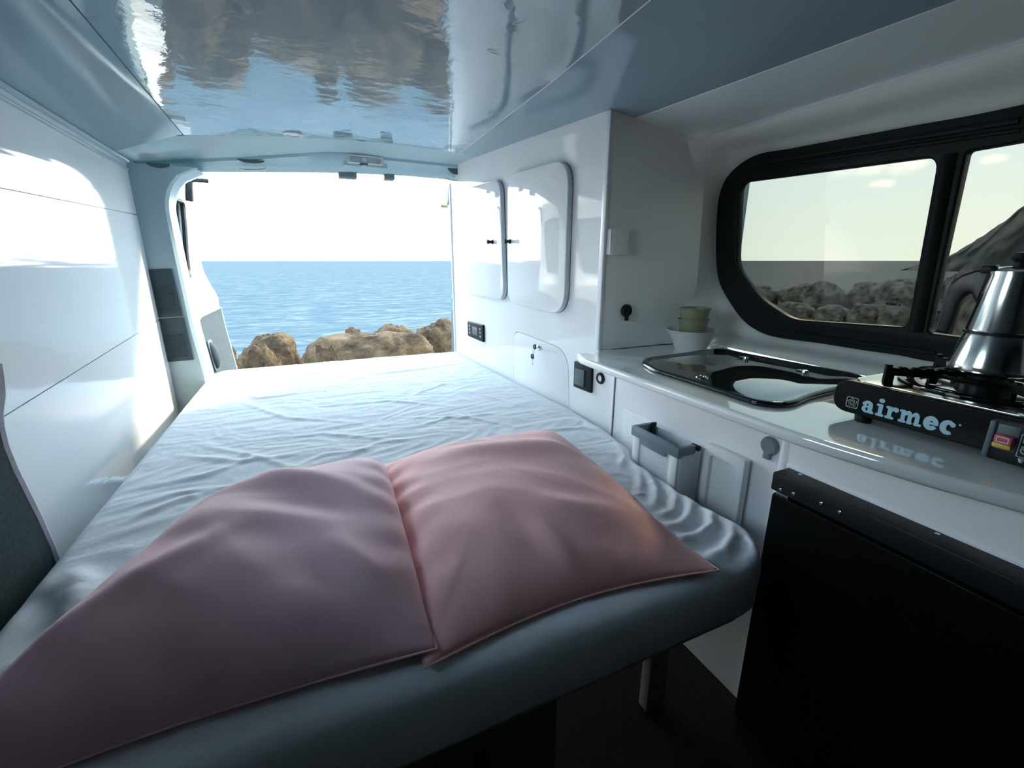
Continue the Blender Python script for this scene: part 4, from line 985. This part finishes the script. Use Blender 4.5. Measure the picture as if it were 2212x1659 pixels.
# folds seen on the sheet
for px, am, w in (
    (((801, 812), (900, 800), (1003, 784)), .0035, .010), (((478, 835), (560, 862), (640, 852), (700, 846)), .004, .012), (((520, 870), (620, 905), (760, 915)), .003, .010),
    (((700, 880), (840, 868), (980, 880)), .0025, .010), (((850, 905), (1000, 905), (1090, 890)), .003, .010), (((560, 950), (700, 940), (860, 955)), .003, .010),
    (((380, 985), (520, 1000), (640, 985)), .004, .012), (((330, 1050), (440, 1030), (560, 990)), .004, .012), (((300, 1090), (400, 1065), (520, 1050)), .004, .010),
    (((270, 1130), (380, 1085), (470, 1060)), .005, .012), (((420, 960), (540, 985), (690, 1030)), .003, .010), (((880, 860), (960, 830), (1040, 822)), .0025, .010),
    (((1000, 845), (1100, 870), (1180, 905)), .0025, .010), (((1040, 800), (1120, 850), (1200, 900)), .002, .012), (((760, 985), (820, 960), (900, 950)), .003, .010), (((900, 925), (985, 900), (1120, 925)), .003, .009),
    (((560, 830), (650, 812), (760, 800)), .002, .012), (((1225, 905), (1265, 915), (1330, 945)), .006, .012), (((1180, 930), (1260, 925), (1310, 935)), .004, .010),
    (((640, 1010), (700, 985), (800, 975)), .003, .009), (((150, 1235), (185, 1270), (175, 1320)), .012, .020), (((90, 1260), (150, 1300), (140, 1370)), .008, .018),
    (((1330, 960), (1350, 985), (1340, 1010)), .005, .010)):
    crease(px, am, w)
H1 = H; H = np.zeros_like(GX)
def z3(*c): return tuple((1080 + x * .3517, 907 + y * .3517) for x, y in c)
for px, am, w in ((z3((800, 235), (860, 330), (868, 400), (850, 470)), .006, .010), (z3((875, 285), (930, 370), (962, 440), (955, 540)), .010, .011), (z3((960, 320), (1040, 400), (1078, 480), (1070, 570), (1000, 590)), .010, .011),
    (z3((1108, 440), (1170, 530), (1168, 600), (1110, 655), (1030, 660)), .013, .012), (z3((1190, 495), (1285, 600), (1300, 670), (1230, 725), (1110, 745)), .014, .012),
    (z3((1310, 575), (1410, 670), (1425, 750), (1370, 830), (1235, 885)), .014, .013), (z3((1410, 625), (1530, 740), (1580, 830), (1540, 900), (1450, 950)), .012, .012), (z3((1510, 685), (1610, 750), (1660, 830), (1650, 900)), .010, .012)):
    crease(px, am, w)
H2 = H; H = H1
nzg = np.zeros_like(GX)
for i in range(NV + 1):
    for j in range(NU + 1):
        p = Vector((GX[i, j] * 5, GY[i, j] * 9, 0)); d = noise.noise(p * .6) * 1.5
        nzg[i, j] = noise.noise(Vector((GX[i, j] * 7 + d, GY[i, j] * 16 - d, 2.0))) * .0022 + (1 - abs(noise.noise(Vector((GX[i, j] * 11 + d * 2, GY[i, j] * 24 + d, 5.0))))) ** 4 * .0022
H += nzg + .004 * np.sin((GX + .46) / 1.2 * np.pi)
edge_d = np.minimum(np.minimum(GX - LR[:, :1], LR[:, 1:] - GX), np.minimum(GY - Y0, Y1 - GY)); fall = np.clip(edge_d / .03, 0, 1)
H = H * (fall * .8 + .2) + H2 * (fall * .5 + .5)
RD = .028
drop = RD - np.sqrt(np.maximum(RD * RD - (RD - np.clip(edge_d, 0, RD)) ** 2, 0))
Z = BZ + H - drop
bm = bmesh.new(); vv = [[bm.verts.new((GX[i, j], GY[i, j], Z[i, j])) for j in range(NU + 1)] for i in range(NV + 1)]
for i in range(NV):
    for j in range(NU): bm.faces.new((vv[i][j], vv[i][j + 1], vv[i + 1][j + 1], vv[i + 1][j]))
loop = [vv[0][j] for j in range(NU + 1)] + [vv[i][NU] for i in range(1, NV + 1)] + [vv[NV][j] for j in range(NU - 1, -1, -1)] + [vv[i][0] for i in range(NV - 1, 0, -1)]
n = len(loop); prev = loop
for dz_, inw in ((.012, -.002), (.045, -.001), (.075, .0), (.085, .006), (.090, .03)):
    cur = []
    for k, v in enumerate(loop):
        a, b = loop[k - 3].co, loop[(k + 3) % n].co; t = Vector((b.x - a.x, b.y - a.y, 0)); nn = Vector((t.y, -t.x, 0)); nn = nn.normalized() if nn.length > 1e-9 else Vector((0, 0, 0))
        wob = .004 * noise.noise(Vector((v.co.x * 9, v.co.y * 9, dz_ * 20)))
        cur.append(bm.verts.new((v.co.x - nn.x * (inw + wob * 0.5), v.co.y - nn.y * (inw + wob * .5), BZ - RD - dz_ + .0)))
    for k in range(n): bm.faces.new((prev[k], prev[(k + 1) % n], cur[(k + 1) % n], cur[k]))
    prev = cur
bm.faces.new(prev)
obj('mattress', bm, M['sheet'], bed, angle=180)
obj('bed_board', plate_mesh([rrect(-.45, .45, .68, 2.40, .03)], .355, BB, fb, .002), M['timber'], bed)
def leg(x, y):
    bm = bm_box((x - .026, y - .014, 0), (x + .026, y + .014, .357), .003); l = obj('leg', bm, M['timber'], bed)
    for z in (.06, .29): obj('screw', bm_lathe([(.001, 0), (.005, 0), (.003, .002), (.001, .002)], 10, (x, y - .014, z), (0, -1, 0)), M['dark_grey'], l)
leg(.625, .60); leg(.625, 2.2); leg(-.40, 2.2)
obj('cross_rail', bm_box((.30, .592, .30), (.66, .608, .357), .002), M['timber'], bed)
obj('base_box', bm_box((-.54, .47, 0), (.29, .53, .356), .003), M['dark_board'], bed)
kb = ony((1035, 1640), .468)
obj('box_knob', bm_lathe([(.001, 0), (.012, 0), (.010, .008), (.013, .016), (.001, .018)], 16, (kb.x, .470, kb.z), (0, -1, 0)), M['black'], bed)

def pillow(name, label, corners, h, m, seed, creases, bow=.05, tight=None):
    """corners: near-left, near-right, far-right, far-left (x, y)"""
    n_ = 90
    cs = [Vector((c[0], c[1], 0)) for c in corners]
    cz = BZ + .010
    def base(u, v):
        a = cs[0].lerp(cs[1], u); b = cs[3].lerp(cs[2], u); p = a.lerp(b, v)
        # edges bow inwards between the points of the corners
        cen = (cs[0] + cs[1] + cs[2] + cs[3]) / 4
        eu, ev = abs(2 * u - 1), abs(2 * v - 1)
        k = bow * (max(eu, ev) ** 4) * (1 - min(eu, ev) ** 2)
        if tight == 'left' and u < .5 and abs(2 * u - 1) > abs(2 * v - 1): k = 0
        if tight == 'right' and u > .5 and abs(2 * u - 1) > abs(2 * v - 1): k = 0
        return p.lerp(cen, k * 2)
    b = bmesh.new()
    def lift(u, v): return .034 * max(0, (u - .62) / .38) ** 1.5 * math.sin(math.pi * min(max(v * .8 + .12, 0), 1)) if tight == 'right' else 0.0
    def hgt(u, v):
        U, V = 2 * u - 1, 2 * v - 1
        ex = .45 if (tight == 'right' and U > 0) or (tight == 'left' and U < 0) else .75
        e = max(0, (1 - abs(U) ** 2.6)) ** ex * max(0, (1 - abs(V) ** 2.6)) ** .7
        p = base(u, v); o = Vector((p.x, p.y, seed))
        w = noise.noise(o * 4) * .007 + noise.noise(Vector((p.x * 9 + p.y * 6, p.y * 4 - p.x * 2, seed))) * .006 - abs(noise.noise(Vector((p.x * 8 + p.y * 11, p.y * 4 - p.x * 3, seed + 3)))) * .005
        for (x0, y0, x1, y1, am, wd) in creases:
            d = Vector((x1 - x0, y1 - y0)); q = Vector((p.x - x0, p.y - y0)); t = max(0, min(1, q.dot(d) / d.length_squared)); r = (q - d * t).length
            w += am * math.exp(-(r / wd) ** 2) * math.sin(math.pi * (t * .9 + .05)) 
        # gathers running in from the seams
        g = (1 - min(abs(1 - abs(U)), abs(1 - abs(V))) / .35); g = max(0, g)
        w += g * .004 * math.sin(26 * (p.x if abs(V) > abs(U) else p.y) * 3.1 + seed) * e ** .3
        return h * e + w * min(1, e * 2.0)
    T = []; B = []
    for i in range(n_ + 1):
        tr_, br_ = [], []
        for j in range(n_ + 1):
            u, v = i / n_, j / n_; p = base(u, v); z = hgt(u, v); rim = i in (0, n_) or j in (0, n_)
            lf = lift(u, v); tv_ = b.verts.new((p.x, p.y, cz + .004 + max(z, 0) + lf)); tr_.append(tv_)
            U, V = 2 * u - 1, 2 * v - 1; e = max(0, (1 - abs(U) ** 4)) * max(0, (1 - abs(V) ** 4))
            br_.append(tv_ if rim else b.verts.new((p.x, p.y, cz + lf * .96 - .004 * min(1, e * 4))))
        T.append(tr_); B.append(br_)
    for i in range(n_):
        for j in range(n_):
            b.faces.new((T[i][j], T[i + 1][j], T[i + 1][j + 1], T[i][j + 1]))
            f4 = (B[i][j], B[i][j + 1], B[i + 1][j + 1], B[i + 1][j])
            try: b.faces.new(f4)
            except ValueError: pass
    root = thing(name, label, 'pillow', (*((cs[0] + cs[1] + cs[2] + cs[3]) / 4).xy, BZ), 'pink pillows on the bed')
    obj('pillowcase', b, m, root, angle=180)
    # sewn edge
    rim = [base(t, 0) for t in np.linspace(0, 1, 40)] + [base(1, t) for t in np.linspace(0, 1, 40)][1:] + [base(1 - t, 1) for t in np.linspace(0, 1, 40)][1:] + [base(0, 1 - t) for t in np.linspace(0, 1, 40)][1:-1]
    us_ = [(t, 0) for t in np.linspace(0, 1, 40)] + [(1, t) for t in np.linspace(0, 1, 40)][1:] + [(1 - t, 1) for t in np.linspace(0, 1, 40)][1:] + [(0, 1 - t) for t in np.linspace(0, 1, 40)][1:-1]
    obj('seam', bm_tube([(p.x, p.y, cz + .004 + lift(*q)) for p, q in zip(rim, us_)], .0015, 6, closed=True), m, root)
    return root
pillow('pillow', 'mauve-pink pillow on the left half of the bed, cut by the picture edge', ((-.46, .46), (.098, .452), (.118, 1.02), (-.22, .975)), .118, M['pillow_mauve'], 1.0,
       ((-.16, .92, .07, .70, .013, .028), (-.20, .84, .02, .68, -.011, .030), (-.30, .75, -.05, .62, -.007, .035), (-.05, .80, .07, .55, -.006, .03), (-.38, .55, -.12, .70, .008, .025), (-.34, .80, -.16, .86, .006, .02), (-.02, .62, .07, .50, .008, .02), (-.10, .55, .04, .47, .010, .025)), tight='right')
pillow('pillow', 'rose-pink pillow on the right, lying towards the kitchen', ((.080, .442), (.560, .425), (.615, 1.045), (.098, 1.03)), .108, M['pillow_pink'], 4.0,
       ((.20, .85, .50, .74, .013, .036), (.30, .58, .50, .52, .010, .028), (.24, .62, .30, .47, -.009, .025), (.52, .95, .44, .75, .008, .04), (.28, .56, .33, .46, .010, .016), (.22, .92, .34, .86, .007, .02), (.38, .50, .40, .45, .006, .014)), tight='left')

# ================================================================== SMALL FITTINGS
def vent(corn, label):
    q = [ony(p, YP - .001) for p in corn]; pts = [(v.x, v.z) for v in q]; y = YP
    t = thing('vent_grille', label, 'vent', (q[3].x, YP, q[3].z), 'grey louvred vents on the rear pillar')
    fv = lambda a, b, c: Vector((a, YP - c, b))
    obj('vent_frame', plate_mesh([round_poly(pts, .004)], 0.0, .004, fv, .001), M['vent'], t)
    bm = None
    for k in range(14):
        v0 = .38 + k * .04; a = Vector(pts[0]).lerp(Vector(pts[3]), v0); b_ = Vector(pts[1]).lerp(Vector(pts[2]), v0)
        a, b_ = a.lerp(b_, .18), a.lerp(b_, .82); bm = bm_tube([fv(a.x, a.y, .005), fv(b_.x, b_.y, .005)], .0022, 5, bm=bm)
    o = obj('louvres', bm, M['vent'], t); o['kind'] = 'stuff'
vent(((310, 583), (371, 580.5), (396, 683), (338, 686)), 'dark grey louvred vent on the left pillar, upper of the two')
vent(((340, 689), (398, 685.5), (419, 777), (363, 782)), 'dark grey louvred vent on the left pillar, lower of the two')

# ceiling puck light
q = onz((632, 286), 1.497); q = ony((632, 286), 2.03); q = Vector((q.x, 2.03, zc(q.x, 2.03)))
pk = thing('puck_light', 'small round ceiling light near the rear edge of the ceiling', 'light', q)
obj('bezel', bm_lathe([(.026, .001), (.034, .001), (.034, -.005), (.027, -.008), (.025, -.004)], 32, q, cap=False), M['light_grey'], pk)
obj('diffuser', bm_lathe([(.001, -.003), (.026, -.003), (.026, -.001), (.001, -.001)], 28, q), M['lens'], pk)
# clear lens lamp over the rear doors
a, b = ony((749, 333), 2.33), ony((828, 358), 2.33)
lm = thing('door_lamp', 'clear lens lamp with white frame above the rear doors', 'lamp', ((a.x + b.x) / 2, 2.33, b.z))
fl = lambda p, q_, c: Vector((p, 2.338 - c, q_))
obj('lamp_frame', plate_mesh([rrect(a.x, b.z, b.x, a.z, .008), rrect(a.x + .014, b.z + .006, b.x - .014, a.z - .006, .005)], 0, .022, fl, .003), M['body_white'], lm)
obj('lamp_lens', plate_mesh([rrect(a.x + .012, b.z + .004, b.x - .012, a.z - .004, .005)], 0, .012, fl, .003), M['lens'], lm)
c = ony((786, 348), 2.33); obj('lamp_switch', bm_box((c.x - .012, 2.318, c.z - .022), (c.x + .012, 2.330, c.z + .012), .003), M['light_grey'], lm)
c = ony((786, 356), 2.32); obj('bulb_clip', bm_box((c.x - .018, 2.312, c.z - .003), (c.x + .018, 2.326, c.z + .005), .002), M['dark_grey'], lm)
obj('lamp_housing', bm_box((a.x - .02, 2.335, b.z - .012), (b.x + .02, 2.36, a.z + .006), .006), M['body'], lm)
# door latch stoppers hanging under the header
def stopper(px0, px1, lab, y=2.395):
    a, b = ony(px0, y), ony(px1, y)
    t = thing('door_catch', lab, 'door catch', ((a.x + b.x) / 2, y, b.z), 'grey door catches under the header')
    obj('catch_block', bm_box((a.x, y - .02, b.z), (b.x, y + .03, a.z + .012), .006), M['grey'], t)
    obj('catch_plate', bm_box((a.x - .006, y - .014, a.z + .006), (b.x + .006, y + .022, a.z + .016), .002), M['light_grey'], t)
stopper((730, 374), (771, 387), 'grey-blue oblong door catch hanging under the middle of the header')
stopper((828, 377), (852, 390), 'smaller grey door catch hanging under the header right of the lamp')

# seat back at the left edge
sp = [onx(p, -.49) for p in ((131, 1222), (112, 1170), (86, 1112), (60, 1060), (36, 1012), (16, 962), (6, 920), (4, 890), (9, 855), (8, 830), (2, 785))]
spo = [(v.y, v.z) for v in sp]; yb, zb2 = spo[0]
so_ = [(yb + .012, zb2 - .12)] + spo + [(spo[-1][0] - .03, spo[-1][1] + .06), (spo[-1][0] - .12, spo[-1][1] + .10), (.70, spo[-1][1] + .10), (.62, .30), (yb, .30)]
seat = thing('seat_back', 'dark green-grey upholstered seat back with pale piping at the left edge', 'seat', (-.52, .85, .30))
fs = lambda a, b, c: Vector((-.49 - c, a, b))
obj('upholstery', plate_mesh([so_], .0, .062, fs, .012, 3), M['seat'], seat, angle=60)
obj('piping', bm_tube([(-.497, v.y - .002, v.z) for v in sp] , .010, 8), M['piping'], seat)
obj('seat_foot', bm_box((-.545, .66, 0), (-.50, 1.0, .32), .004), M['dark_board'], seat)
